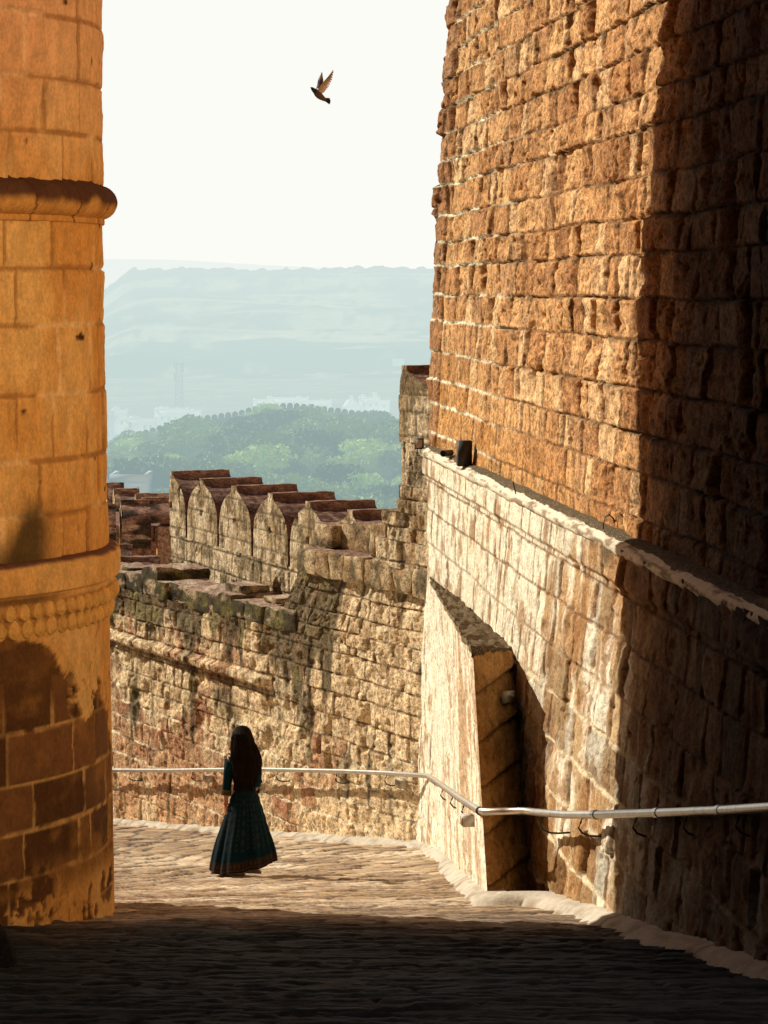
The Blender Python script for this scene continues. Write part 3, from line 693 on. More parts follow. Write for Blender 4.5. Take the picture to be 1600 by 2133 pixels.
# ================================================================== MERLONS
MPROF_T = np.array([0, .35, .48, .58, .67, .745, .81, .86, .90, .94, 1.0]); MPROF_W = np.array([1, 1.0, .965, .91, .82, .69, .52, .34, .20, .145, .13])
def merlon_mesh(w, h, T, seed, slit=True, dark=0, half=0):
    """pointed merlon: face in the XZ plane at y=0 looking to -Y, thickness to +Y, base centre at the origin"""
    mb = MB(); rs = np.random.RandomState(seed)
    ts = np.linspace(0, 1, 46); us = np.linspace(-1 if half <= 0 else 0, 1 if half >= 0 else 0, 40 if half == 0 else 22)
    if half > 0: us = np.linspace(-.08, 1, 22)
    Ug, Tg = np.meshgrid(us, ts, indexing='ij'); W = np.interp(Tg, MPROF_T, MPROF_W)*w
    X = Ug*W; Z = Tg*h
    m = masonry(X+seed*3.1, Z+seed*1.7, (.24, .34), (.22, .45), seed, joint=.014, bevel=.03, prot=.008, tilt=.01, rough=.012, deep=.014, chip=.05, wob=.02, pit=.012)
    Y = -m['h']*sm(np.abs(Ug), 1, .93)
    n = fbm(X*4+seed, Z*3, 1101, 4); n2 = fbm(X*9+seed, Z*7, 1105, 3)
    c = mixc(C(.80, .64, .42)+0*n[..., None], C(.50, .36, .20), sm(n, .35, .65)); c = mixc(c, C(.17, .12, .065), sm(n2*.6+n*.4, .52, .64)*.75)
    c = mixc(c, C(.13, .10, .055), m['mort']*.75)
    if slit:
        sl_ = (np.abs(X) < .028*(1-sm(Z, h*.46, h*.56)))*(Z > h*.40)*(Z < h*.56); Y = Y+sl_*.08; c = mixc(c, C(.05, .02, .01), sl_*1.0)
    mb.grid(np.stack([X, Y, Z], -1), c)
    # back
    mb.grid(np.stack([X, 0*Y+T, Z], -1), C(.28, .16, .10), flip=True)
    # rim
    prof = [(-np.interp(q, MPROF_T, MPROF_W)*w if half <= 0 else -.08*np.interp(q, MPROF_T, MPROF_W)*w, q*h) for q in ts]+[(np.interp(q, MPROF_T, MPROF_W)*w if half >= 0 else 0, q*h) for q in ts[::-1]]
    prof = np.array(prof); ys = np.linspace(0, T, 16)
    I, Yg = np.meshgrid(np.arange(len(prof)), ys, indexing='ij')
    nn = (fbm(I*.25+seed, Yg*5, 1111, 4)-.5)*.03
    ce = np.array([0, h*.4]); dirv = prof-ce; dirv = dirv/np.linalg.norm(dirv, axis=1)[:, None]
    edge = sm(Yg, 0, .08)*sm(Yg, T, T-.08)
    X = prof[I, 0]+dirv[I, 0]*(nn*edge); Z = prof[I, 1]+dirv[I, 1]*nn*edge-(1-edge)*.012
    n = fbm(I*.3+seed, Yg*6, 1121, 4); c = mixc(C(.34, .20, .145)+0*n[..., None], C(.21, .115, .09), sm(n, .3, .7))
    c = mixc(c, C(.60, .42, .30), sm(fbm(I*1.3, Yg*30+seed, 1123, 3), .66, .78)*.55)
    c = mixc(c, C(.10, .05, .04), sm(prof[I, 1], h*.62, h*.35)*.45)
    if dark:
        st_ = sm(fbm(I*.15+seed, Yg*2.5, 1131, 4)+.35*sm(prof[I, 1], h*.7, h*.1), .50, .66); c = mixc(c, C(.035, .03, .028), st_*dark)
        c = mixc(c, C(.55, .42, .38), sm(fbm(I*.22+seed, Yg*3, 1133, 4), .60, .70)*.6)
    mb.grid(np.stack([X, Yg, Z], -1), c, flip=False)
    return mb.mesh('merlon')
def parapet():
    p0 = C(-3.69, 50.0, 0); st = C(.64, -1.72, 0); D = nrm(st); N = np.array([D[1], -D[0], 0.]); pitch = np.linalg.norm(st)
    zt = -3.19; zb = -4.27
    root = empty('battlement', tuple(p0+C(0, 0, zb)), 'lit row of pointed merlons stepping across the middle of the photo', 'battlement')
    W0 = p0-D*.0; Lw = pitch*6.3
    NI = 3.25*pitch      # arched opening below the fourth merlon
    def hx(U, V, P, m):
        Z = P[..., 2]; h = 0*U
        r = np.abs(U-NI); zz = Z-(-4.96)
        arch = (r < .24*np.clip(1-(np.clip(zz-.26, 0, 1)/.24)**1.6, 0, 1)**.6)*(zz > 0)*(zz < .5)
        m['arch'] = arch; m['frame'] = ((r < .33)*(zz > -.03)*(zz < .6))*1.
        slots = np.zeros_like(U)
        for k in range(6):
            c_ = k*pitch+.05; slots = np.maximum(slots, (np.abs(U-c_) < .05)*(Z < -4.72)*(Z > -5.25)*(k != 3))
        m['slot'] = slots
        return h-arch*.28-slots*.10+.02*m['frame']
    def colP(U, V, P, m):
        Z = P[..., 2]; n = fbm(U*2.4, Z*1.8, 1201, 4); n2 = fbm(U*6, Z*4.5, 1203, 4); R = m['rnd']
        c = mixc(C(.82, .66, .44)+0*n[..., None], C(.56, .40, .23), sm(n, .35, .65)); c = mixc(c, C(.18, .15, .085), sm(n2*.5+n*.5, .50, .62)*.75)
        c = mixc(c, C(.13, .10, .06), m['mort']*.8); c = mixc(c, C(.55, .28, .12), m['slot']*1.0); c = mixc(c, C(.45, .26, .14), m['arch']*1.0)
        return c
    mb = MB()
    quadwall(mb, W0+C(0, 0, -6.6), W0+D*Lw+C(0, 0, -6.6), W0+C(0, 0, zb+.02), W0+D*Lw+C(0, 0, zb+.02), .02, .017, colP, 1211, hextra=hx, rows=(.26, .36), widths=(.26, .6), joint=.016, bevel=.03, prot=.012, tilt=.012, rough=.014, deep=.022, chip=.08, chipw=.06, pit=.015, worldz=True)
    a = W0+C(0, 0, zb+.02); b = W0+D*Lw+C(0, 0, zb+.02); mb.grid(np.array([[a, b], [a-N*1.0, b-N*1.0]]), C(.25, .14, .10), flip=True)
    a2 = W0+C(0, 0, -6.6); mb.grid(np.array([[a, a2], [a-N, a2-N]]), C(.5, .36, .22), flip=False)
    a3, b3 = a-N, b-N; mb.grid(np.array([[a3, b3], [a3-C(0, 0, 2.3), b3-C(0, 0, 2.3)]]), C(.3, .2, .14), flip=True)
    mb.build('parapet_wall', M_STONE, root)
    Rz = Matrix(((D[0], -N[0], 0), (D[1], -N[1], 0), (0, 0, 1))).to_4x4()
    for k in range(6):
        me = merlon_mesh(pitch/2-.055, zt-zb+(.0 if k else .02), 1.02, 1300+k, half=1 if k == 0 else 0)
        o = link('merlon', me, M_STONE, root); P = p0+D*(k*pitch)+C(0, 0, zb)
        o.matrix_local = Matrix.Translation(Vector(P)-Vector(root.location)) @ Rz
    return D, N
PD, PN = parapet()

def pier():
    # tall lit wall end with a half merlon, between the sky and the bastion
    root = empty('corner_pier', tuple(at(842, 1060, 37.6)), 'tall pale pier with a broken pointed top beside the corner of the bastion', 'pier')
    A = at(837, 1065, 39.3); A[2] = -3.4
    D = FD; N = FN; L = 1.9
    def colP(U, V, P, m):
        n = fbm(U*3, P[..., 2]*1.8, 1401, 4); c = mixc(C(.74, .60, .40)+0*n[..., None], C(.58, .43, .26), n)
        c = mixc(c, C(.16, .13, .07), sm(n+.25*sm(P[..., 2], -1.9, -1.3), .60, .75)*.8); return mixc(c, C(.2, .14, .08), m['mort']*.7)
    mb = MB(); quadwall(mb, A, A+D*L, A+C(0, 0, 1.32), A+D*L+C(0, 0, 1.32), .02, .017, colP, 1411, rows=(.42, .52), widths=(.4, .8), joint=.012, bevel=.02, prot=.01, tilt=.01, rough=.012, deep=.015, chip=.05, worldz=True)
    a = A+C(0, 0, 1.32); b = A; mb.grid(np.array([[b, a], [b-N, a-N]]), C(.5, .36, .22), flip=True)
    mb.build('pier_wall', M_STONE, root)
    me = merlon_mesh(1.0, 1.04, 1.0, 1421, slit=False, half=1); o = link('merlon', me, M_STONE, root)
    Rz = Matrix(((D[0], -N[0], 0), (D[1], -N[1], 0), (0, 0, 1))).to_4x4()
    o.matrix_local = Matrix.Translation(Vector(A+D*.02+C(0, 0, 1.31))-Vector(root.location)) @ Rz
pier()

def left_battlement():
    root = empty('shaded_battlement', tuple(at(290, 1180, 56)), 'shaded reddish battlement in the gap beside the round tower', 'battlement')
    def colW(U, V, P, m):
        n = fbm(U*2.2, P[..., 2]*1.2, 1501, 4); c = mixc(C(.30, .18, .15)+0*n[..., None], C(.50, .38, .34), sm(n, .45, .65)); c = mixc(c, C(.05, .04, .035), sm(fbm(U*1.8, P[..., 2]*.8, 1503, 3)+.2*sm(P[..., 2], -5.4, -4.9), .55, .68)*.9); return mixc(c, C(.05, .03, .02), m['mort']*.6)
    mb = MB()
    a = at(200, 1260, 57.5); b = at(328, 1260, 57.0); zt = -4.72
    quadwall(mb, a, b, (a[0], a[1], zt), (b[0], b[1], zt), .03, .025, colW, 1511, rows=(.3, .4), widths=(.4, .9), prot=.02, worldz=True)
    mb.grid(np.array([[(a[0], a[1], zt), (b[0], b[1], zt)], [(a[0], a[1]+5, zt), (b[0], b[1]+5, zt)]]), C(.3, .18, .14), flip=True)
    # pointed arch head joining the lit battlement
    prof = []
    for q in np.linspace(0, 1, 10): prof.append((b[0]+.62*q**.8, zt-.85+.75*q**1.6))
    P = np.array([[(x, b[1]-.02, z), (x, b[1]-.02, zt)] for x, z in prof]); mb.grid(P, C(.34, .24, .21), flip=False)
    P = np.array([[(x, b[1]-.02, z), (x, b[1]+1, z)] for x, z in prof]); mb.grid(P, C(.30, .2, .16), flip=True)
    mb.build('parapet_wall', M_STONE, root)
    # merlons: (left px, right px, top py, depth, face half-width)
    for k, (pl, pr, py, d, w_, h_) in enumerate(((222, 258, 1005, 64, .8, 1.1), (238, 290, 1018, 61.5, .8, 1.1), (283, 372, 1028, 61, .8, 1.1), (297, 372, 1036, 58.5, .75, .95), (252, 312, 1041, 56.6, .7, .9), (215, 240, 1049, 56.4, .6, .7))):
        Pl = at(pl, py, d); T = (pr-pl)/F*d
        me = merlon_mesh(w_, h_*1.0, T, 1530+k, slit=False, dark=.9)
        o = link('merlon', me, M_STONE, root)
        Rz = Matrix(((.12, .993, 0), (-.993, .12, 0), (0, 0, 1))).to_4x4()
        o.matrix_local = Matrix.Translation(Vector((Pl[0], Pl[1], Pl[2]-h_))-Vector(root.location)) @ Rz
    low = empty('lower_battlement', tuple(at(290, 1200, 53.5)), 'low shaded merlons just above the mossy coping beside the round tower', 'battlement')
    for k, (pl, pr, py, d, w_, h_) in enumerate(((243, 276, 1134, 54.5, .8, .8), (226, 334, 1159, 52.8, .8, .9))):
        Pl = at(pl, py, d); T = (pr-pl)/F*d
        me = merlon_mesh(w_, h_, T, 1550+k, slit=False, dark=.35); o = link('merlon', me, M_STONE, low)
        Rz = Matrix(((.05, .999, 0), (-.999, .05, 0), (0, 0, 1))).to_4x4()
        o.matrix_local = Matrix.Translation(Vector((Pl[0], Pl[1], Pl[2]-h_))-Vector(low.location)) @ Rz
    mb = MB(); X, Y = np.meshgrid(np.linspace(-12, 2, 40), np.linspace(52, 75, 40), indexing='ij'); Z = -6.0-.02*(Y-52)+.1*fbm(X, Y, 1561, 3)
    mb.grid(np.stack([X, Y, Z], -1), C(.62, .36, .14)).build('sandy_path', M_STONE).__setitem__('kind', 'structure')
    # sunlit ochre wall seen through the arch
    s = empty('ochre_wall', tuple(at(345, 1170, 66)), 'small sunlit ochre wall glimpsed through the arch left of the merlons', 'wall')
    a = at(318, 1230, 68.5); b = at(372, 1230, 65)
    mb = MB(); quadwall(mb, a, b, a+C(0, 0, 2.0), b+C(0, 0, 2.0), .06, .06, lambda U, V, P, m: C(.80, .45, .17)+0*U[..., None]*C(1, 1, 1), 1571, prot=.01, deep=.01, chip=0)
    mb.build('masonry', M_PLASTER, s)
left_battlement()

# ================================================================== KERB
def kerb():
    base = [far_pt(51), far_pt(44), far_pt(38.6)]
    pts = [np.array([p[0], p[1]]) for p in base]
    pts += [np.array([.64, 37.3]), np.array([.83, 31.0]), np.array([.90, 26.6]), np.array([.92, 25.45]), np.array([1.30, 25.55]), np.array([1.45, 25.2])]
    for d in (24, 21, 18, 14):
        zb = -EYE-SLOPE*d; pts.append(np.array([4.45-.1015*d-.1*(-2.14-zb), d]))
    # resample
    P = [pts[0]]
    for a, b in zip(pts[:-1], pts[1:]):
        n = max(1, int(np.linalg.norm(b-a)/.06)); P += [a+(b-a)*(i+1)/n for i in range(n)]
    P = np.array(P); 
    for _ in range(6): P[1:-1] = (P[:-2]+P[2:]+2*P[1:-1])/4
    T = np.gradient(P, axis=0); T /= np.linalg.norm(T, axis=1)[:, None]; N = np.stack([T[:, 1], -T[:, 0]], 1)   # towards the road
    prof = [(-.25, .16), (-.02, .15), (.06, .12), (.12, .09), (.17, .045), (.22, .0), (.27, -.05)]
    S = np.cumsum(np.r_[0, np.linalg.norm(np.diff(P, axis=0), axis=1)])
    G = []
    for k, (o, z) in enumerate(prof):
        n = (fbm(S*1.6, 0*S+k*.6, 1601, 4)-.5); lump = (np.abs((S/.55) % 1-.5)*2)**6*.02
        ww = o*(.55+.4*fbm(S*.4, 0*S, 1611, 2))+n*.035*(o > 0)
        q = P+N*ww[:, None]; zz = ramp_z(0, q[:, 1])+z*.62+n*.03-lump*.5
        G.append(np.stack([q[:, 0], q[:, 1], zz], 1))
    G = np.stack(G, 1); cc = .78+.2*fbm(S*2, 0*S, 1621, 3)
    c = (C(.70, .64, .53)*cc[:, None])[:, None, :]*np.ones((1, len(prof), 1))
    crk = (np.abs((S/.55+.3*fbm(S*.7, 0*S, 1641, 2)) % 1-.5) > .485)*1.
    c = mixc(c, C(.30, .24, .17), crk[:, None]*np.ones((1, len(prof)))*.8)
    dirt = sm(fbm(S[:, None]*3, np.arange(len(prof))[None, :]*.7, 1631, 4), .5, .7)*np.array([.6, .5, .4, .45, .7, .95, 1.0])[None, :]
    c = mixc(c, C(.30, .22, .15), dirt)
    MB().grid(G, c, flip=False).build('kerb', M_KERB).__setitem__('kind', 'structure')
kerb()

# ================================================================== HANDRAIL
def handrail():
    root = empty('handrail', tuple(at(900, 1620, 35)), 'long steel pipe handrail fixed along the walls of the ramp', 'handrail')
    off = .20
    def fp(d, h=None, z=None): p = far_pt(d)+FN*off; p[2] = z; return p
    pts = [fp(50.5, z=at(0, 1602, 50.5)[2]), fp(46, z=at(0, 1603, 46)[2]), fp(42.8, z=at(0, 1605, 42.6)[2]), fp(40.2, z=at(0, 1609, 40.0)[2]), fp(38.9, z=at(0, 1613, 38.7)[2]),
           at(890, 1616, 37.2), at(905, 1624, 35.6), at(950, 1656, 30.6), at(1000, 1689, 26.25), at(1012, 1691, 25.95), at(1050, 1690, 25.9), at(1092, 1689, 25.8), at(1118, 1692, 25.3), at(1180, 1697, 24.1), at(1240, 1697, 23.2), at(1370, 1693, 21.3), at(1500, 1688, 19.5), at(1600, 1682, 17.9), at(1660, 1679, 17.2)]
    mb = MB(); mb.tube(pts, [.032]*7+[.033]*12, 12)
    for k in (4, 8): pass
    mb.build('rail', M_STEEL, root)
    for px, d in ((1000, 26.25), (1240, 23.2), (1370, 21.3), (1500, 19.5)):
        i = [j for j, p in enumerate(pts) if abs(p[1]-d) < .01][0]; p = pts[i]; t_ = nrm(pts[i+1]-pts[i-1])
        MB().tube([p-t_*.05, p+t_*.05], .040, 12).build('coupling', M_STEEL if px > 1100 else M_IRON, root)
    # brackets: a hook that drops from the pipe and turns into the wall
    def bracket(p, n, nm='bracket'):
        n = nrm(n); Zv = C(0, 0, 1)
        q = [p-Zv*.025, p-Zv*.06+n*.01, p-Zv*.11+n*.03, p-Zv*.15-n*.00, p-Zv*.175-n*.06, p-Zv*.18-n*.13, p-Zv*.175-n*.24]
        MB().tube(q, .009, 7).build(nm, M_IRON, root)
    def inter(d):
        for a, b in zip(pts[:-1], pts[1:]):
            if b[1] <= d <= a[1]: t_ = (a[1]-d)/(a[1]-b[1]); return a*(1-t_)+b*t_
    for d in (47.3, 44.9, 42.0, 40.2, 38.8): bracket(inter(d), FN)
    for d in (33.4, 31.2, 28.9): bracket(inter(d), (-1, -.1, 0))
    for d in (25.0, 23.6, 21.9, 20.4, 18.8): bracket(inter(d), LN)
handrail()

# ================================================================== SMALL FITTINGS
M_WBOX = flat_mat('grey_plastic', (.55, .48, .40), rough=.5)
M_GLASS = flat_mat('lamp_glass', (.45, .36, .28), rough=.15, noise=.05)
def obox(mb, P, D, N, l, dp, h, col=(.5, .5, .5)):
    P = np.asarray(P, float); Z = C(0, 0, 1); v = []
    for z in (-h/2, h/2):
        for (a, b) in ((-l/2, 0), (l/2, 0), (l/2, dp), (-l/2, dp)): v.append(P+D*a+N*b+Z*z)
    mb.polys(v, [(0, 3, 2, 1), (4, 5, 6, 7), (0, 1, 5, 4), (1, 2, 6, 5), (2, 3, 7, 6), (3, 0, 4, 7)], col); return mb
def wall_lamp(P, D, N, label, s=1.0):
    r = empty('wall_lamp', tuple(P), label, 'wall lamp', 'small box lamps under the handrail')
    b = obox(MB(), P, D, N, .16*s, .11*s, .10*s).build('lamp_body', M_WBOX, r, smooth=False)
    obox(MB(), np.asarray(P)+N*.11*s-C(0, 0, .005), D, N, .12*s, .008, .07*s).build('lens', M_GLASS, r, smooth=False)
def onfar(px, py, off=.0):
    q = (px-CX)/F; d = FK/(q+FS); p = at(px, py, d); return p+FN*off
wall_lamp(onfar(444, 1621, .03), FD, FN, 'small grey box lamp on the mossy wall just left of the woman')
wall_lamp(onfar(848, 1632, .03), FD, FN, 'small grey box lamp near the corner where the rail bends')
wall_lamp(at(986, 1708, 27.0), nrm((.14, -1, 0)), nrm((-1, -.14, 0)), 'small box lamp on the buttress edge beside the dark recess')
wall_lamp(at(1408, 1728, 21.75)+LN*.06, LD, LN, 'small box lamp in the shaded part of the right wall')
# switch box on the end face of the buttress
def end_pt(px, py, off=0.04):
    a = at(985, 1358, 27.5); b = at(1066, 1358, 29.4); c = at(1021, 1925, 25.6)
    n = nrm(np.cross(b-a, c-a)); n = n if n[1] < 0 else -n
    r = C((px-CX)/F, 1, -(py-HY)/F); tt = a@n/(r@n); return r*tt+n*off, nrm(b-a), n
P, d_, n_ = end_pt(1044, 1455, .05)
r = empty('switch_box', tuple(P), 'pale square switch box on the dark end of the buttress', 'switch box')
obox(MB(), P, d_, n_, .42, .05, .115).build('box_body', M_WBOX, r, smooth=False)
for s_ in (-.08, .08): obox(MB(), P+n_*.05+d_*s_, d_, n_, .12, .012, .045).build('socket', M_GLASS, r, smooth=False)
# floodlight at the end of the ledge
M_LAMPF = flat_mat('floodlight_frame', (.05, .045, .04), rough=.5)
P = at(874, 924, 38.2); fd_ = nrm((1, -.15, 0)); fn_ = nrm((-.15, -1, .0))
r = empty('floodlight', tuple(P), 'small square floodlight standing at the left end of the pebbled ledge', 'floodlight')
obox(MB(), P, fd_, fn_, .12, .05, .145).build('housing', M_LAMPF, r, smooth=False)
obox(MB(), P+fn_*.052, fd_, fn_, .09, .006, .11).build('lens', M_GLASS, r, smooth=False)
MB().tube([P-C(.03, 0, .06), P-C(.03, 0, .16), P-C(-.03, 0, .16), P-C(-.03, 0, .06)], .008, 6).build('mounting_bracket', M_LAMPF, r)
# loudspeaker-like fixture on the bastion
def onbast(px, py, off=0):
    """point on the bastion face for a bearing"""
    n = BN*1.0+C(0, 0, .057); r = C((px-CX)/F, 1, -(py-HY)/F); tt = (BA@n)/(r@n); return r*tt+BN*off
P = onbast(990, 944, .05)
r = empty('wall_light', tuple(P), 'black box spotlight with a pipe bracket bolted low on the bastion', 'wall light')
obox(MB(), P, BD, BN, .20, .16, .30).build('housing', M_IRON, r, smooth=False)
MB().tube([P+BN*.12+BD*-.1+C(0, 0, .12), P+BN*.12-BD*.1-C(0, 0, .13)], .022, 8).build('conduit', M_STEEL, r)
P2 = onbast(953, 944, .14)
r2 = empty('round_pipe', tuple(P2), 'round black pipe mouth sticking out of the bastion beside the box spotlight', 'pipe')
q = nrm((-.45, -1, 0))
MB().tube([P2-q*.15, P2+q*.10], .040, 16, cap=False).build('pipe_wall', M_IRON, r2)
MB().tube([P2+q*.06, P2+q*.062], .037, 16).build('pipe_mouth', M_IRON, r2)
def hook(px, py0, py1, d, label, loop):
    P = at(px, py1, d); H = (py1-py0)/F*d
    if loop: pts = [P+C(0, 0, 0), P+C(.005, 0, H*.6), P+C(.02, 0, H*.9), P+C(.055, 0, H), P+C(.09, 0, H*.85), P+C(.11, .05, H*.55)]
    else: pts = [P-C(0, 0, .03), P+C(.0, 0, H*.3), P+C(-.01, 0, H*.6), P+C(-.035, 0, H)]
    MB().tube(pts, .007, 6).build('iron_hook', M_IRON).__setitem__('label', label)
    o = bpy.context.scene.objects[-1] if False else COL.objects[-1]; o['category'] = 'hook'
def ledge_d(px): q = (px-CX)/F; return 4.45/(q+.1015)
hook(1076, 1003, 1062, ledge_d(1076)-.4, 'thin bent iron spike rising from the ledge left of the iron loop', False)
hook(1256, 1072, 1122, ledge_d(1256)-.1, 'rusty iron loop sticking up from the ledge near the shadow edge', True)
# dark guard stone at lower left
def guard():
    mb = MB(); th = np.linspace(0, 2*math.pi, 40, endpoint=False); ph = np.linspace(-.4, math.pi/2, 20)
    T_, P_ = np.meshgrid(th, ph, indexing='ij'); c0 = at(-30, 1990, 18.8); n = fbm(T_*2, P_*3, 1701, 3)
    R_ = (.205+.03*(n-.5)); X = c0[0]+R_*np.cos(P_)*np.cos(T_); Y = c0[1]+R_*np.cos(P_)*np.sin(T_); Z = c0[2]-.12+.36*np.sin(P_)*(1+.1*(n-.5))
    mb.grid(np.stack([X, Y, Z], -1), C(.015, .013, .012), close_u=True)
    o = mb.build('guard_stone', M_STONE); tag(o, 'dark rounded guard stone at the lower left corner by the tower foot', 'stone')
guard()

# ================================================================== WOMAN
def loft(mb, rings, col, n=40, close=True, capt=True):
    """rings: (cx, cy, z, rx, ry, foldamp, zshift_fn)"""
    A = np.linspace(0, 2*math.pi, n, endpoint=False); G = []
    for (cx, cy, z, rx, ry, *ex) in rings:
        fold = ex[0] if ex else np.zeros(n); zs = ex[1] if len(ex) > 1 else np.zeros(n)
        G.append(np.stack([cx+rx*np.cos(A)*(1+fold), cy+ry*np.sin(A)*(1+fold), z+zs+0*A], 1))
    G = np.array(G); mb.grid(G.transpose(1, 0, 2), col if col.ndim == 1 else col, close_u=True, flip=False)
    return G
def skin_obj(name, joints, edges, mat, parent, sub=2, root=0):
    me = bpy.data.meshes.new(name); me.from_pydata([j[0] for j in joints], edges, [])
    o = bpy.data.objects.new(name, me); COL.objects.link(o)
    md = o.modifiers.new('s', 'SKIN'); md.use_smooth_shade = True
    sv = me.skin_vertices[0].data
    for i, j in enumerate(joints): sv[i].radius = (j[1], j[2] if len(j) > 2 else j[1]); sv[i].use_root = (i == root)
    m2 = o.modifiers.new('u', 'SUBSURF'); m2.levels = sub; m2.render_levels = sub
    dg = bpy.context.evaluated_depsgraph_get(); em = bpy.data.meshes.new_from_object(o.evaluated_get(dg)); 
    bpy.data.objects.remove(o); em.materials.clear(); em.name = name
    for p in em.polygons: p.use_smooth = True
    return link(name, em, mat, parent)
def fabric_mat():
    m = bpy.data.materials.new('teal_cotton'); t = nt(m)
    out = newn(t, 'ShaderNodeOutputMaterial'); bs = newn(t, 'ShaderNodeBsdfPrincipled'); bs.inputs['Roughness'].default_value = .85
    bs.inputs['Specular IOR Level'].default_value = .08
    a = newn(t, 'ShaderNodeAttribute'); a.attribute_name = 'Col'
    tc = newn(t, 'ShaderNodeTexCoord'); n = newn(t, 'ShaderNodeTexNoise'); n.inputs['Scale'].default_value = 60; t.links.new(tc.outputs['Object'], n.inputs['Vector'])
    mr = newn(t, 'ShaderNodeMapRange'); setin(mr, From_Min=.3, From_Max=.7, To_Min=.8, To_Max=1.2); t.links.new(n.outputs['Fac'], mr.inputs['Value'])
    vm = newn(t, 'ShaderNodeVectorMath'); vm.operation = 'SCALE'; t.links.new(a.outputs['Color'], vm.inputs[0]); t.links.new(mr.outputs[0], vm.inputs['Scale'])
    t.links.new(vm.outputs[0], bs.inputs['Base Color']); t.links.new(bs.outputs[0], out.inputs[0]); return m
def skin_mat():
    m = bpy.data.materials.new('skin'); t = nt(m); out = newn(t, 'ShaderNodeOutputMaterial'); bs = newn(t, 'ShaderNodeBsdfPrincipled')
    tc = newn(t, 'ShaderNodeTexCoord'); n = newn(t, 'ShaderNodeTexNoise'); n.inputs['Scale'].default_value = 30; t.links.new(tc.outputs['Object'], n.inputs['Vector'])
    cr = newn(t, 'ShaderNodeValToRGB'); cr.color_ramp.elements[0].color = (.40, .17, .08, 1); cr.color_ramp.elements[1].color = (.50, .23, .11, 1)
    t.links.new(n.outputs['Fac'], cr.inputs[0]); t.links.new(cr.outputs[0], bs.inputs['Base Color']); bs.inputs['Roughness'].default_value = .5
    bs.inputs['Subsurface Weight'].default_value = .08; bs.inputs['Subsurface Radius'].default_value = (.02, .008, .004); t.links.new(bs.outputs[0], out.inputs[0]); return m
def woman():
    d = 30.5; bx = (508-CX)/F*d; by = d; bz = ramp_z(bx, by)+.02
    root = empty('person', (bx, by, bz), 'woman in a long dark teal dress with loose dark hair walking down the ramp', 'person')
    MF = fabric_mat(); MS = skin_mat()
    MH = flat_mat('dark_hair', (.012, .007, .005), rough=.45, noise=.4); MSH = flat_mat('sandal_leather', (.35, .22, .13), rough=.6)
    def W(x, y, z): return (bx+x, by+y, bz+z)
    # body: one continuous skinned surface (torso, neck, head, arms, legs)
    J = [(W(.0, .0, .84), .12, .10), (W(.0, 0, 1.0), .10, .085), (W(-.005, 0, 1.15), .12, .09), (W(-.01, .0, 1.24), .10, .075), (W(-.015, .01, 1.31), .042, .042), (W(-.018, .015, 1.37), .045, .045),
         (W(-.022, .01, 1.44), .078, .085), (W(-.022, .012, 1.52), .07, .078),
         (W(-.13, .0, 1.235), .045, .045), (W(-.165, .015, 1.07), .038, .038), (W(-.178, .02, .93), .033, .033), (W(-.188, -.01, .80), .026, .026), (W(-.190, -.025, .72), .020, .024),   # left arm
         (W(.12, .0, 1.235), .045, .045), (W(.14, -.03, 1.06), .038, .038), (W(.13, -.06, .93), .032, .032), (W(.10, .10, .86), .026, .026), (W(.07, .16, .84), .020, .024),
         (W(-.07, 0, .76), .085, .085), (W(-.075, -.01, .42), .055, .055), (W(-.08, -.01, .08), .032, .032),
         (W(.07, .02, .76), .085, .085), (W(.075, .06, .42), .055, .055), (W(.08, .10, .09), .032, .032)]
    E = [(0, 1), (1, 2), (2, 3), (3, 4), (4, 5), (5, 6), (6, 7), (3, 8), (8, 9), (9, 10), (10, 11), (11, 12), (3, 13), (13, 14), (14, 15), (15, 16), (16, 17), (0, 18), (18, 19), (19, 20), (0, 21), (21, 22), (22, 23)]
    body = skin_obj('body', J, E, MS, root)
    # nose, hand and fingers joined into the body mesh
    bm = bmesh.new(); bm.from_mesh(body.data)
    def addskin(Jn, En):
        o = skin_obj('tmp', Jn, En, MS, root, sub=1); b2 = o.data; tmp = bmesh.new(); tmp.from_mesh(b2)
        me = bpy.data.meshes.new('t'); tmp.to_mesh(me); bm.from_mesh(me); bpy.data.objects.remove(o)
    hx, hy, hz = -.190, -.028, .72
    # left palm with four fingers and a thumb, relaxed curl
    addskin([(W(hx, hy, hz+.02), .020, .024), (W(hx+.004, hy-.004, hz-.03), .014, .034), (W(hx+.010, hy-.006, hz-.07), .012, .034)], [(0, 1), (1, 2)])
    for k, (oy, L, cu) in enumerate(((-.027, .070, .020), (-.009, .080, .024), (.009, .076, .026), (.026, .060, .026))):
        addskin([(W(hx+.008, hy+oy, hz-.065), .0088, .0088), (W(hx+.014, hy+oy*1.15, hz-.065-L*.45), .0080, .0080), (W(hx+.014+cu*.8, hy+oy*1.15, hz-.065-L*.78), .0072, .0072), (W(hx+.014+cu*1.6, hy+oy*1.1, hz-.065-L), .006, .006)], [(0, 1), (1, 2), (2, 3)])
    addskin([(W(hx+.0, hy-.018, hz-.02), .011, .011), (W(hx+.016, hy-.040, hz-.052), .0095, .0095), (W(hx+.022, hy-.046, hz-.083), .008, .008)], [(0, 1), (1, 2)])
    addskin([(W(-.095, .040, 1.445), .014, .014), (W(-.112, .046, 1.435), .011, .011)], [(0, 1)])
    bm.to_mesh(body.data); bm.free()
    for p in body.data.polygons: p.use_smooth = True
    # bangle
    MB().tube([W(hx-.001+.030*math.cos(a), hy+.004+.034*math.sin(a), hz+.030) for a in np.linspace(0, 2*math.pi, 20)], .006, 6, cap=False).build('bangle', flat_mat('red_bangle', (.45, .05, .04), rough=.3), root)
    # dress: bodice flowing into a flared skirt with folds, hem lifts to the right
    n = 160; A = np.linspace(0, 2*math.pi, n, endpoint=False)
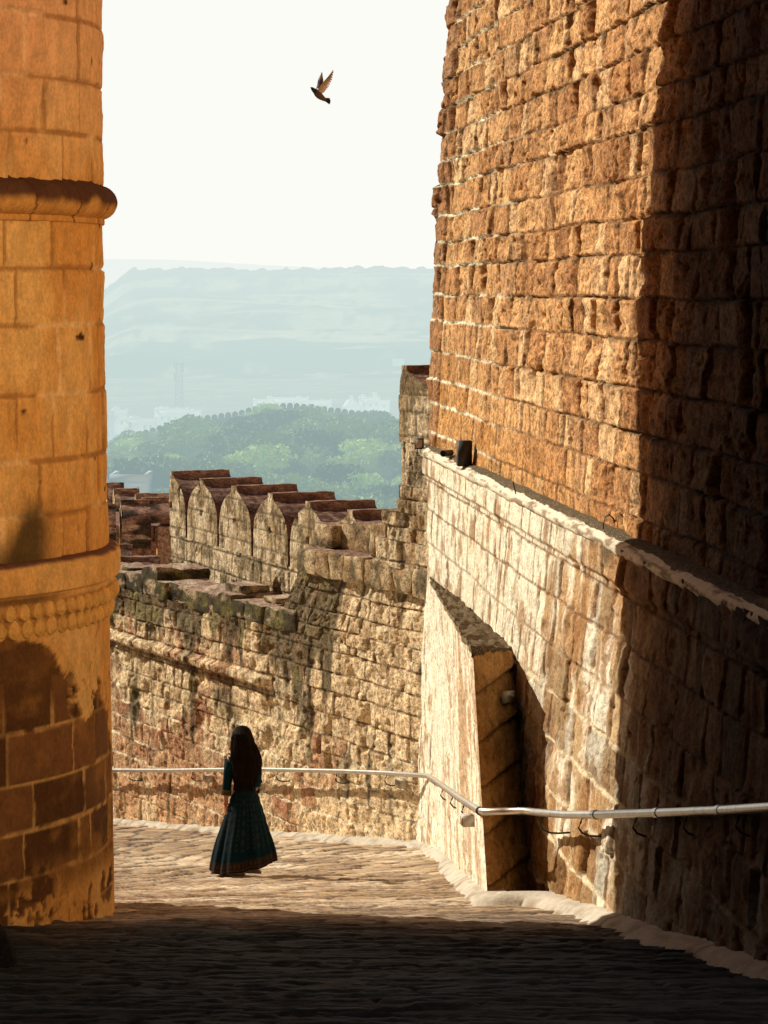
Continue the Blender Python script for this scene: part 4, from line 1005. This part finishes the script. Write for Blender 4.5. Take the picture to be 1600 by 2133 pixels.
    keys = [(1.29, -.015, .060, .055), (1.275, -.012, .105, .075), (1.25, -.01, .155, .095), (1.20, -.008, .150, .105), (1.12, -.005, .138, .108), (1.02, 0.0, .120, .098), (.94, .01, .115, .095), (.88, .012, .128, .105), (.80, .012, .155, .130), (.65, .010, .205, .180), (.50, .006, .245, .225), (.35, .000, .285, .265), (.20, -.004, .318, .300), (.09, -.006, .336, .320), (.045, -.006, .340, .325)]
    kz = np.array([k[0] for k in keys])[::-1]; zz = np.linspace(.045, 1.29, 90)
    cx = np.interp(zz, kz, [k[1] for k in keys][::-1]); rx = np.interp(zz, kz, [k[2] for k in keys][::-1]); ry = np.interp(zz, kz, [k[3] for k in keys][::-1])
    Zg = zz[None, :]; Ag = A[:, None]
    fl = sm(Zg, .92, .25)
    fold = fl*(.055*np.sin(Ag*9+1.5*np.sin(Ag*2+1)+Zg*.8)+.03*np.sin(Ag*17+2+Zg*1.7)+.03*np.sin(Ag*5-Zg*2))
    wr = (1-fl)*.02*np.sin(Zg*60+3*np.cos(Ag))*np.cos(Ag*2)
    X = cx[None, :]+rx[None, :]*np.cos(Ag)*(1+fold+wr); Y = ry[None, :]*np.sin(Ag)*(1+fold+wr)
    hem = sm(Zg, .6, .05)
    Z = Zg+hem*(.065*np.cos(Ag)+.015+.008*np.sin(Ag*9))
    Z = Z+hem*.025
    c = np.broadcast_to(C(.0006, .011, .017), X.shape+(3,)).copy()
    # printed rings in loose columns, border bands near the hem
    arc = Ag*1.0*np.ones_like(Zg)
    uu = (arc/(2*math.pi)*30) % 1-.5; vv = ((Zg+.0*Ag)/.105+.5*(np.floor(arc/(2*math.pi)*30) % 2)) % 1-.5
    rr_ = np.sqrt((uu*1.5)**2+vv**2); ring = np.exp(-((rr_-.30)/.07)**2)*(Zg < .93)*(Zg > .26)
    c = mixc(c, C(.035, .035, .024), ring*.7)
    band = ((Zg < .155)*1.)*np.ones_like(Ag); c = mixc(c, C(.014, .007, .006), band)
    ln = (np.exp(-((Zg-.15)/.006)**2)+np.exp(-((Zg-.075)/.006)**2))*np.ones_like(Ag); c = mixc(c, C(.06, .04, .022), np.clip(ln, 0, 1)*.8)
    dia = (np.abs(Zg-.11) < .022)*(((arc/(2*math.pi)*110) % 1) < .5); c = mixc(c, C(.06, .032, .02), dia*.7)
    P = np.stack([bx+X, by+Y, bz+Z], -1)
    MB().grid(P, c, close_u=True).build('dress', MF, root)
    # sleeves to below the elbow with an embroidered cuff
    for nm, path in (('sleeve', [(-.115, .0, 1.255, .062), (-.145, .0, 1.20, .060), (-.163, .01, 1.08, .053), (-.175, .018, .97, .048), (-.183, .012, .885, .050), (-.187, .004, .835, .054)]),
                     ('sleeve', [(.105, .0, 1.255, .062), (.13, -.01, 1.20, .058), (.142, -.03, 1.07, .052), (.135, -.055, .95, .048), (.12, .02, .89, .048), (.105, .08, .868, .050)])):
        mb = MB(); pp = [np.array(W(*q[:3])) for q in path]; mb.tube(pp, [q[3] for q in path], 20, col=C(.002, .017, .028), cap=False)
        s = mb.build(nm, MF, root)
        m2 = MB(); m2.tube([pp[-2], pp[-1]], [path[-2][3]+.004, path[-1][3]+.004], 20, col=C(.06, .045, .02), cap=False)
        for q in (.02, .98): m2.tube([pp[-2]*(1-q)+pp[-1]*q, pp[-2]*(1-q-.06)+pp[-1]*(q+.06)], path[-1][3]+.007, 20, col=C(.28, .17, .06), cap=False)
        m2.build('cuff', MF, s)
    # hair: a wavy mantle from the crown to the waist
    n = 90; A = np.linspace(0, 2*math.pi, n, endpoint=False)
    hk = [(1.575, -.018, .0, .012), (1.57, -.018, .0, .042), (1.555, -.020, -.005, .072), (1.52, -.020, -.012, .098), (1.46, -.014, -.02, .110), (1.40, -.006, -.028, .116), (1.34, .008, -.045, .132), (1.26, .026, -.07, .148), (1.18, .038, -.085, .142), (1.10, .038, -.09, .126), (1.04, .034, -.09, .106), (.985, .024, -.085, .082), (.95, .016, -.08, .070), (.93, .012, -.08, .04)]
    kz = np.array([k[0] for k in hk])[::-1]; zz = np.linspace(.93, 1.575, 110)
    f = lambda i: np.interp(zz, kz, [k[i] for k in hk][::-1])
    cx, cy, rx = f(1), f(2), f(3); ryk = np.interp(zz, [.93, 1.0, 1.2, 1.3, 1.40, 1.5, 1.575], [.03, .055, .065, .08, .105, .10, .012])
    Zg = zz[None, :]; Ag = A[:, None]
    wv = .05*np.sin(Ag*14+6*np.sin(Zg*9)+2*np.sin(Ag*3))+.035*np.sin(Ag*25+Zg*30)
    sway = .010*np.sin(Zg*22)*(sm(Zg, 1.4, 1.1))
    k_ = sm(Zg, 1.56, 1.45)
    X = cx[None, :]+sway+rx[None, :]*np.cos(Ag)*(1+wv*k_); Y = cy[None, :]+ryk[None, :]*np.sin(Ag)*(1+wv*k_)
    Z = Zg+.03*np.sin(Ag*11+1)*sm(Zg, 1.1, .93)*1.0*np.ones_like(Ag)
    mbh = MB().grid(np.stack([bx+X, by+Y, bz+Z], -1), C(.01, .006, .004), close_u=True)
    rs = np.random.RandomState(3)
    for k in range(230):
        a = rs.uniform(0, 2*math.pi); zt = rs.uniform(1.1, 1.5); L = rs.uniform(.25, .5); ze = max(.90, zt-L); ph = rs.uniform(0, 6); am = rs.uniform(.004, .014)
        pts = []
        for q in np.linspace(0, 1, 9):
            z = zt*(1-q)+ze*q; g = lambda i: np.interp(z, kz, [kk[i] for kk in hk][::-1]); ryy = np.interp(z, [.93, 1.0, 1.2, 1.3, 1.40, 1.5, 1.575], [.03, .055, .065, .08, .105, .10, .012])
            rr = max(g(3), .10)*(1.0+.06*q)+.004+am*math.sin(z*24+ph); pts.append(W(g(1)+rr*math.cos(a), g(2)+(max(ryy, .05)+.006+am*.5*math.cos(z*20+ph))*math.sin(a), z))
        mbh.tube(pts, [.004]*6+[.0035, .0025, .001], 4, col=C(.012, .006, .004), cap=False)
    # the lock that swings out at lower right
    for k in range(14):
        o = k*.004; mbh.tube([W(.14+o*.5, -.05, 1.25-o), W(.170+o*.3, -.06, 1.15), W(.178-o*.4, -.06, 1.08), W(.155, -.06, 1.03+o*.5), W(.150+o, -.06, .98), W(.175-o*.5, -.06, .955+o)], [.008, .009, .009, .008, .006, .002], 5, col=C(.012, .006, .004), cap=False)
    for k in range(26):   # cheek strands coloured orange, sunlight on the hair painted in
        y_ = rs.uniform(-.02, .06); mbh.tube([W(-.115, y_, 1.47), W(-.128-rs.uniform(0, .012), y_, 1.40), W(-.136-rs.uniform(0, .015), y_, 1.33), W(-.125, y_, 1.27+rs.uniform(-.03, .02))], [.003, .004, .004, .001], 4, col=C(.35, .13, .04), cap=False)
    hair = mbh.build('hair', flat_mat('wavy_hair', (0, 0, 0), rough=.7, noise=.3, attr=True, spec=.06), root)
    # feet in sandals
    for (fx, fy, a) in ((-.095, -.02, .35), (.07, .11, .1)):
        D = np.array([-math.sin(a+1.2), math.cos(a+1.2), 0]); Sd = np.array([D[1], -D[0], 0])
        rings = []
        for q, hw, hh in ((-.11, .022, .030), (-.09, .030, .05), (-.03, .030, .055), (.04, .036, .042), (.10, .036, .026), (.13, .026, .016), (.142, .008, .006)):
            rings.append([np.array(W(fx, fy, -.012+SLOPE*0))+D*q+Sd*hw*math.cos(b)+C(0, 0, hh*.5+hh*.5*math.sin(b)) for b in np.linspace(0, 2*math.pi, 14, endpoint=False)])
        ft = MB().grid(np.array(rings).transpose(1, 0, 2), C(.4, .3, .2), close_u=True).build('sandal', MSH, root)
woman()

# ================================================================== PIGEON
def pigeon():
    d = 35.0; P0 = at(662, 196, d)
    root = empty('pigeon', tuple(P0), 'pigeon in flight with both wings raised against the pale sky', 'bird')
    s = d/F            # metres per reference pixel
    MBd = flat_mat('pigeon_feathers', (.2, .2, .2), rough=.7, attr=True, noise=.15)
    def Q(x, y, dep=0): return np.array([(620+x*110/1600-CX)*s, d+dep, -((120+y*120/1745)-HY)*s])
    # body along its spine from beak to tail
    sp_ = [(385, 905, .2), (405, 900, 12), (430, 925, 42), (480, 975, 62), (540, 1020, 84), (600, 1090, 104), (670, 1160, 104), (740, 1215, 84), (810, 1262, 62), (860, 1290, 52)]
    k = 110/1600*s
    mb = MB(); pts = [Q(x, y) for x, y, r in sp_]
    rings = []; cols = []
    for i, (x, y, r) in enumerate(sp_):
        t_ = nrm(pts[min(i+1, len(pts)-1)]-pts[max(i-1, 0)]); a = np.cross(t_, C(0, 1, 0)); a = nrm(a)
        rings.append([pts[i]+r*k*(math.cos(b)*a+math.sin(b)*C(0, 1, 0)*.9) for b in np.linspace(0, 2*math.pi, 18, endpoint=False)])
        cols.append(C(.035, .04, .035) if i < 5 else C(.16, .10, .07))
    mb.grid(np.array(rings).transpose(1, 0, 2), np.array(cols)[None, :, :]*np.ones((18, 1, 1)), close_u=True).build('body', MBd, root)
    # beak
    MB().tube([Q(410, 900), Q(370, 905)], [10*k, 1.5*k], 8, col=C(.1, .09, .08)).build('beak', MBd, root)
    # tail fan of separate feathers
    mt = MB()
    for i in range(9):
        q = i/8; tip = Q(975-75*q*0+25*math.sin(q*3.1), 1240+175*q, -.004*i); b0 = Q(800, 1225+60*q)
        dirv = nrm(tip-b0); nv_ = nrm(np.cross(dirv, C(0, 1, 0))); w_ = 17*k
        mt.polys([b0-nv_*w_*.6, b0+nv_*w_*.6, tip+nv_*w_-dirv*w_*.4, tip, tip-nv_*w_-dirv*w_*.4], [(0, 1, 2, 3, 4)], C(.05, .035, .03) if q < .9 else C(.08, .05, .04))
    mt.build('tail', MBd, root, smooth=False)
    # wings: covert plate and individual flight feathers
    def wing(lead, trail, cov, tipc, nfe, dep0, dep1, name):
        mw = MB(); L = np.array(lead, float); T = np.array(trail, float)
        def ip(a, t_): u_ = np.linspace(0, 1, len(a)); return np.array([np.interp(t_, u_, a[:, 0]), np.interp(t_, u_, a[:, 1])])
        G = []
        for t_ in np.linspace(0, 1, 16):
            l, r = ip(L, t_), ip(T, t_); row = []
            for q in np.linspace(0, .72, 7):
                p = l*(1-q)+r*q; row.append(Q(p[0], p[1], dep0*(1-t_)+dep1*t_-.012*math.sin(q*3.1)))
            G.append(row)
        G = np.array(G); tt = np.linspace(0, 1, 16)[:, None]*np.ones((1, 7)); mw.grid(G, mixc(cov+0*tt[..., None], tipc, sm(tt, .35, .8)))
        mw2 = MB()
        for i in range(nfe):
            t_ = (i+.5)/nfe; l, r = ip(L, max(t_-.10, 0)), ip(T, t_); p0 = l*.55+ip(T, max(t_-.08, 0))*.45; a = Q(*p0, dep0*(1-t_)+dep1*t_+.016); b = Q(*r, dep0*(1-t_)+dep1*t_+.012+.002*(i % 2))
            dv = nrm(b-a); nv_ = nrm(np.cross(dv, C(0, 1, 0))); wf = 34*k*(1-.3*t_)
            mw2.polys([a-nv_*wf, a+nv_*wf, b+nv_*wf*.75-dv*wf*.5, b, b-nv_*wf*.75-dv*wf*.8], [(0, 1, 2, 3, 4)], (cov*.55 if i % 2 else cov*.75) if t_ < .7 else tipc*.8)
        w1 = mw.build(name, MBd, root); mw2.build('flight_feathers', MBd, w1, smooth=False)
    wing([(575, 1030), (640, 930), (780, 745), (930, 590), (1080, 385)], [(700, 1110), (830, 1030), (960, 870), (1060, 660), (1095, 400)], C(.85, .62, .42), C(.62, .40, .25), 13, 0, -.12, 'wing')  # sunlight on the underside put into this wing's tan; the other stays dark
    wing([(550, 950), (590, 820), (605, 680), (650, 570), (720, 395)], [(690, 900), (780, 780), (780, 660), (765, 560), (735, 400)], C(.10, .07, .08), C(.42, .24, .17), 11, .03, .16, 'wing')
pigeon()

# ================================================================== BACKGROUND
def interp(x, xs, ys): return np.interp(x, xs, ys)
def ridge_y(px): return interp(px, [100, 220, 300, 370, 480, 560, 600, 700, 760, 835, 1000, 1400], [960, 935, 905, 888, 868, 853, 850, 860, 866, 880, 905, 960])
def terrain_z(X, Y):
    px = CX+X/np.maximum(Y, 1)*F
    zr = -(ridge_y(px)+14-HY)/F*450.
    px0 = interp(px, [-3000, 0, 1600, 4600], [200, 200, 900, 1400])
    n = (fbm(X*.02, Y*.02, 1801, 4)-.5)*3.5
    z_foot = interp(px, [200, 400, 600, 850], [-27.5, -27, -26.5, -26])
    z = np.where(Y < 200, interp(Y, [55, 200], [-14, -23]), 0)
    s = sm(Y, 300, 450); mid = z_foot*(1-s)+zr*s
    z = np.where((Y >= 200) & (Y < 450), np.where(Y < 300, -23+(z_foot+23)*((Y-200)/100), mid), z)
    back = zr*(1-sm(Y, 455, 640))+(-47)*sm(Y, 455, 640)
    z = np.where(Y >= 450, back, z)
    return z+n*np.where(Y < 440, 1, .3)*sm(np.abs(Y-450), 0, 40)
def background():
    ys = np.concatenate([np.linspace(56, 300, 60), np.linspace(302, 470, 120), np.linspace(475, 1500, 60)]); xs = np.linspace(-1, 1, 240)
    Yg, Xn = np.meshgrid(ys, xs, indexing='ij'); X = Xn*(60+Yg*.32)
    Z = terrain_z(X, Yg); n = fbm(X*.06, Yg*.05, 1811, 5); n2 = fbm(X*.25, Yg*.18, 1813, 4)
    c = mixc(C(.07, .10, .04)+0*n[..., None], C(.30, .24, .17), sm(n*.6+n2*.4, .48, .62))
    c = mixc(c, C(.30, .30, .28), sm(Yg, 640, 760)*.5)
    MB().grid(np.stack([X, Yg, Z], -1), c, flip=True).build('valley_ground', M_FAR).__setitem__('kind', 'structure')
    # far hill
    ys = np.linspace(1250, 2700, 110); xs = np.linspace(-1, 1, 420); Yg, Xn = np.meshgrid(ys, xs, indexing='ij'); X = Xn*Yg*.20
    px = CX+X/Yg*F; t_ = (Yg-1250)/1350
    top = interp(px, [-400, 100, 200, 222, 250, 280, 900, 1600, 2000], [720, 690, 640, 600, 578, 563, 560, 575, 600])
    ztop = -(top-HY)/F*2600
    prof = interp(np.clip(t_, 0, 1), [0, .25, .45, .6, .8, .93, 1.0], [0, .10, .28, .40, .66, .93, 1.0])
    Z = -55+(ztop+55)*prof-(t_ > 1)*(t_-1)*500+(fbm(X*.008, Yg*.008, 1821, 5)-.5)*22*sm(t_, 0, .3)*sm(t_, 1.0, .8)
    Z = Z+(fbm(px*.06, Yg*.02, 1825, 4)-.35)*10*sm(t_, .9, 1.0)*(t_ <= 1.001)
    n = fbm(X*.045, Yg*.012, 1831, 5, .6); n2 = fbm(X*.008, Yg*.012, 1833, 4)
    c = mixc(C(.0, .03, .02)+0*n[..., None], C(.60, .54, .42), sm(n*.5+n2*.5, .44, .62)); c = mixc(c, C(0, .02, .02), sm(fbm(X*.09, Yg*.03, 1837, 3), .55, .66)*.8); c = mixc(c, C(.75, .62, .45), sm(fbm(X*.004, Yg*.03, 1835, 4), .66, .74)*.8)
    MB().grid(np.stack([X, Yg, Z], -1), c, flip=True).build('far_hill', M_FAR).__setitem__('kind', 'structure')
    # farthest ridge
    xs = np.linspace(-2200, 2200, 300); px = CX+xs/6500*F; top = interp(px, [-1500, 100, 330, 500, 700, 900, 3000], [640, 532, 535, 545, 556, 562, 600])+1.5*fbm(px*.03, px*0, 1841, 3)
    P = np.stack([np.stack([xs, 0*xs+6500+q*600, -(top-HY)/F*6500*q-200*(1-q)], 1) for q in (0, .5, 1.0)], 0)
    P[0, :, 1] = 5600; P[1, :, 1] = 6000
    MB().grid(P, C(.2, .22, .18), flip=True).build('distant_ridge', M_FAR).__setitem__('kind', 'structure')
    # fortification wall on the ridge with rounded merlons
    root = empty('hilltop_wall', (-15, 450, -19), 'long crenellated wall curving along the top of the wooded ridge', 'wall')
    mb = MB(); pxs = np.linspace(225, 870, 130); top = ridge_y(pxs)+(fbm(pxs*.02, pxs*0, 1851, 2)-.5)*4; X = (pxs-CX)/F*450; Zt = -(top-HY)/F*450
    n = fbm(pxs*.1, pxs*0, 1853, 3)
    cw = (C(.16, .13, .11)*(.8+.5*n[:, None]))
    mb.grid(np.stack([np.stack([X, 0*X+450, Zt-5.5], 1), np.stack([X, 0*X+450, Zt], 1), np.stack([X, 0*X+451, Zt], 1), np.stack([X, 0*X+451, Zt-5.5], 1)], 0).transpose(1, 0, 2), cw[:, None, :]*np.ones((1, 4, 1)), flip=False)
    mb.build('wall_body', M_FARW, root)
    mm = MB(); th = np.linspace(0, math.pi, 9); prof = [(-.5, 0)]+[(.5*-math.cos(a), .32+.5*math.sin(a)) for a in th]+[(.5, 0)]
    n_ = len(prof); v = [(x, 0, z) for x, z in prof]+[(x, .8, z) for x, z in prof]
    mm.polys(v, [list(range(n_))]+[list(range(n_, 2*n_))[::-1]]+[(i, i+n_, (i+1) % n_+n_, (i+1) % n_) for i in range(n_)], C(.13, .11, .10)); me = mm.mesh('merlon', smooth=False)
    px = 232
    while px < 862:
        o = link('merlon', me, M_FARW, root); tp = float(np.interp(px, pxs, top)); o.location = Vector(((px-CX)/F*450, 450, -(tp-HY)/F*450))-Vector(root.location); o.scale = (.92, 1, random.uniform(.85, 1.05)); px += 14.3
    # ---- trees
    protos = []
    for k in range(5):
        rs = np.random.RandomState(1900+k); lobes = [(rs.uniform(-1.5, 1.5), rs.uniform(-1.5, 1.5), rs.uniform(1.3, 2.8), rs.uniform(.8, 1.5)) for _ in range(9)]
        V = []; Fc = []; Cc = []
        for i in range(2300):
            lx, ly, lz, lr = lobes[rs.randint(9)]; v = rs.normal(size=3); v /= np.linalg.norm(v); rad = lr*rs.uniform(.6, 1.05)
            p = np.array([lx, ly, lz])+v*rad*np.array([1, 1, .55]); s = rs.uniform(.10, .24)
            a = rs.normal(size=3); a /= np.linalg.norm(a); b = np.cross(a, rs.normal(size=3)); b /= np.linalg.norm(b)
            j = len(V); V += [p+a*s, p+b*s*.6, p-a*s, p-b*s*.6]; Fc.append((j, j+1, j+2, j+3))
            g = rs.uniform(.7, 1.3)*(.30+1.0*np.clip((p[2]-1.0)/2.2, 0, 1)); Cc += [np.array([.30, .40, .10])*g*(1.0, 2.0, .35, 1.3, .6)[k]]*4  # crown tops painted lighter as if sunlit, lower leaves darker
        mb = MB(); mb.v.append(np.array(V)); mb.f.append(np.array(Fc)); mb.c.append(np.array(Cc)); mb.n = len(V)
        crown = mb.mesh('crown', smooth=False); crown.materials.append(M_LEAF)
        mt = MB(); mt.tube([(0, 0, -.5), (.05, 0, .6), (.0, .1, 1.2)], [.16, .13, .09], 7)
        for q in range(5):
            a = q*1.26+rs.uniform(-.3, .3); mt.tube([(0, .05, .8), (.5*math.cos(a), .5*math.sin(a), 1.5), (1.1*math.cos(a), 1.1*math.sin(a), 2.2)], [.08, .05, .02], 5)
        tr = mt.mesh('trunk'); tr.materials.append(M_BARK); protos.append((crown, tr))
    rs = np.random.RandomState(77); kinds = ['round dense', 'pale yellow green', 'dark green', 'wide spreading', 'loose bushy']
    placed = []; tries = 0
    while len(placed) < 120 and tries < 20000:
        tries += 1; Y = rs.uniform(285, 436); px = rs.uniform(205, 870); X = (px-CX)/F*Y
        if any((X-a)**2+((Y-b)*.45)**2 < 2.6**2*c_ for a, b, c_ in placed): continue
        z = float(terrain_z(np.array([X]), np.array([Y]))[0]); py = HY-z/Y*F
        if py > 1120: continue
        if vn(np.array(X*.05), np.array(Y*.04), 1990) < .36: continue
        placed.append((X, Y, rs.uniform(.7, 1.3))); sc = rs.uniform(1.0, 2.1)*(1.0 if Y < 400 else .55)
        k = rs.randint(5); zone = 'high on the ridge just under the crenellated wall' if Y > 415 else ('on the middle of the hazy slope' if Y > 350 else 'low on the hazy slope above the merlons')
        side = 'left half' if px < 520 else 'right half'
        r = empty('acacia_tree', (X, Y, z-.3), '%s acacia tree %s, %s' % (kinds[k], zone, side), 'tree', 'acacia trees %s, %s, %s' % (zone, side, kinds[k]))
        r.rotation_euler = (0, 0, rs.uniform(0, 6.28)); r.scale = (sc*rs.uniform(.95, 1.25), sc*rs.uniform(.95, 1.25), sc*rs.uniform(.8, 1.1))
        for nm, me in (('crown', protos[k][0]), ('trunk', protos[k][1])):
            o = bpy.data.objects.new(nm, me); COL.objects.link(o); o.parent = r
    # ---- town
    def building(px0, px1, pytop, pybot, d, label, col=(.85, .86, .86), wins=(), dome=False, extra=(), name='house', winc=(.30, .33, .38)):
        a = at(px0, pybot, d); b = at(px1, pytop, d); r = empty(name, ((a[0]+b[0])/2, d, a[2]), label, 'building')
        dp = (px1-px0)/F*d*.8+3
        mb = MB(); mb.box((a[0], d, a[2]), (b[0], d+dp, b[2]), col); mb.build('walls', M_BWALL, r, smooth=False)
        t_ = .35; mp = MB(); zt = b[2]
        mp.box((a[0]-.15, d-.15, zt), (b[0]+.15, d+.2, zt+.7), C(*col)*.95); mp.box((a[0]-.15, d+.2, zt), (a[0]+.2, d+dp, zt+.7), C(*col)*.95); mp.box((b[0]-.2, d+.2, zt), (b[0]+.15, d+dp, zt+.7), C(*col)*.95)
        mp.build('roof_parapet', M_BWALL, r, smooth=False)
        for (wx, wy, ww, wh) in wins:
            q0 = at(wx-ww/2, wy+wh/2, d); q1 = at(wx+ww/2, wy-wh/2, d); MB().box((q0[0], d-.1, q0[2]), (q1[0], d+.3, q1[2]), winc).build('window', M_BWALL, r, smooth=False)
        for (ex0, ex1, ey0, ey1) in extra:
            q0 = at(ex0, ey1, d); q1 = at(ex1, ey0, d); MB().box((q0[0], d+1, q0[2]-.5), (q1[0], d+1+(q1[0]-q0[0]), q1[2]), C(*col)*.97).build('rooftop_room', M_BWALL, r, smooth=False)
        if dome:
            cxp, rp, yb = dome; c0 = at(cxp, yb, d+4); R_ = rp/F*d; ph, th_ = np.meshgrid(np.linspace(0, math.pi/2, 9), np.linspace(0, 2*math.pi, 20, endpoint=False), indexing='xy')
            MB().grid(np.stack([c0[0]+R_*np.cos(ph)*np.cos(th_), c0[1]+R_*np.cos(ph)*np.sin(th_), c0[2]+R_*1.15*np.sin(ph)], -1), C(*col), close_u=True).build('dome', M_BWALL, r)
        return r
    WH = (.9, .91, .92)
    building(208, 233, 862, 935, 760, 'pale blue tinted house at the far left edge of the town', (.55, .68, .80), [(224, 905, 8, 14)])
    building(232, 262, 858, 905, 820, 'white house with a dark window beside the round tower edge', WH, [(240, 872, 5, 8), (254, 880, 5, 9)], extra=[(236, 248, 848, 858)])
    building(258, 320, 876, 910, 780, 'wide white house with a pinkish doorway left of the steel tower', WH, [(272, 886, 7, 14), (302, 890, 6, 9), (314, 890, 6, 9)], extra=[(268, 290, 868, 877)])
    building(322, 388, 856, 900, 840, 'largest white block directly below the steel tower', WH, [(338, 872, 6, 8), (352, 872, 6, 8), (366, 872, 6, 8), (380, 872, 5, 8)], extra=[(330, 352, 848, 857), (365, 376, 850, 857)])
    building(392, 416, 860, 890, 860, 'narrow white house just right of the steel tower', WH, [(400, 870, 5, 7), (409, 870, 5, 7)], extra=[(398, 404, 852, 861)])
    building(528, 562, 836, 870, 900, 'low white building left of the long temple hall', WH, [(540, 843, 4, 5), (550, 843, 4, 5)], extra=[(556, 566, 826, 838)])
    building(562, 640, 832, 870, 920, 'long low white hall behind the middle of the hilltop wall', WH, [(580, 840, 4, 6), (596, 840, 4, 6), (612, 840, 4, 6), (628, 840, 4, 6)], extra=[(618, 628, 825, 833)])
    building(640, 690, 838, 870, 930, 'faint white row of rooms right of the long hall', WH, [(652, 846, 4, 5), (668, 846, 4, 5), (682, 846, 4, 5)], extra=[(668, 675, 832, 839)])
    building(748, 790, 832, 868, 900, 'white house with a stair room right of the small white dome', WH, [(758, 844, 5, 7), (772, 844, 5, 7), (784, 842, 4, 6)], extra=[(752, 762, 822, 833), (776, 786, 818, 833)])
    building(714, 750, 850, 872, 880, 'small white domed shrine near the right end of the ridge wall', WH, dome=(732, 17, 850), extra=[(728, 736, 824, 834)])
    building(790, 812, 838, 866, 905, 'pale house touching the tall pier on the right', WH, [(800, 846, 4, 6)])
    building(818, 842, 750, 763, 1500, 'very faint hillside house high above the town on the right', (.25, .28, .28), [(826, 756, 4, 4)])
    building(232, 304, 1006, 1040, 245, 'white rooftop with a small water tank just above the shaded merlons', (.72, .80, .86), [(288, 1018, 5, 8)], extra=[(232, 285, 999, 1008)], name='rooftop')
    tk = at(268, 1000, 246); th_ = np.linspace(0, 2*math.pi, 24, endpoint=False)
    P = np.array([[(tk[0]+rr*math.cos(a), tk[1]+rr*math.sin(a), tk[2]+z) for rr, z in ((.35, -.1), (.35, .3), (.30, .42), (.0, .46))] for a in th_]); o = MB().grid(P, C(.8, .84, .88), close_u=True).build('water_tank', M_BWALL); tag(o, 'round white water tank on the rooftop above the shaded merlons', 'water tank')
    # telecom tower
    d = 850; b0 = at(373, 848, d); H = (848-757)/F*d; r = empty('lattice_tower', tuple(b0), 'tall steel lattice telecom tower rising above the white town', 'tower'); mb = MB()
    for sx in (-1, 1):
        for sy in (-1, 1): mb.tube([b0+C(sx*1.1, sy*1.1, 0), b0+C(sx*.85, sy*.85, H)], .13, 4)
    nb = 10
    for i in range(nb):
        z0_, z1_ = H*i/nb, H*(i+1)/nb
        for sy in (-1, 1):
            mb.tube([b0+C(-1, sy, z0_), b0+C(1, sy, z1_)], .07, 4); mb.tube([b0+C(1, sy, z0_), b0+C(-1, sy, z1_)], .07, 4)
            mb.tube([b0+C(sy, -1, z0_), b0+C(sy, 1, z1_)], .07, 4); mb.tube([b0+C(-1, sy, z1_), b0+C(1, sy, z1_)], .07, 4)
    mb.build('lattice', M_DIST, r)
    ma = MB()
    for z, x in ((H*.97, -1.3), (H*.97, 1.3), (H*.88, 1.3), (H*.70, -1.3)): ma.tube([b0+C(x, -1.0, z-1.0), b0+C(x, -1.0, z+.9)], .28, 6)
    ma.build('antennas', M_DIST, r)
background()
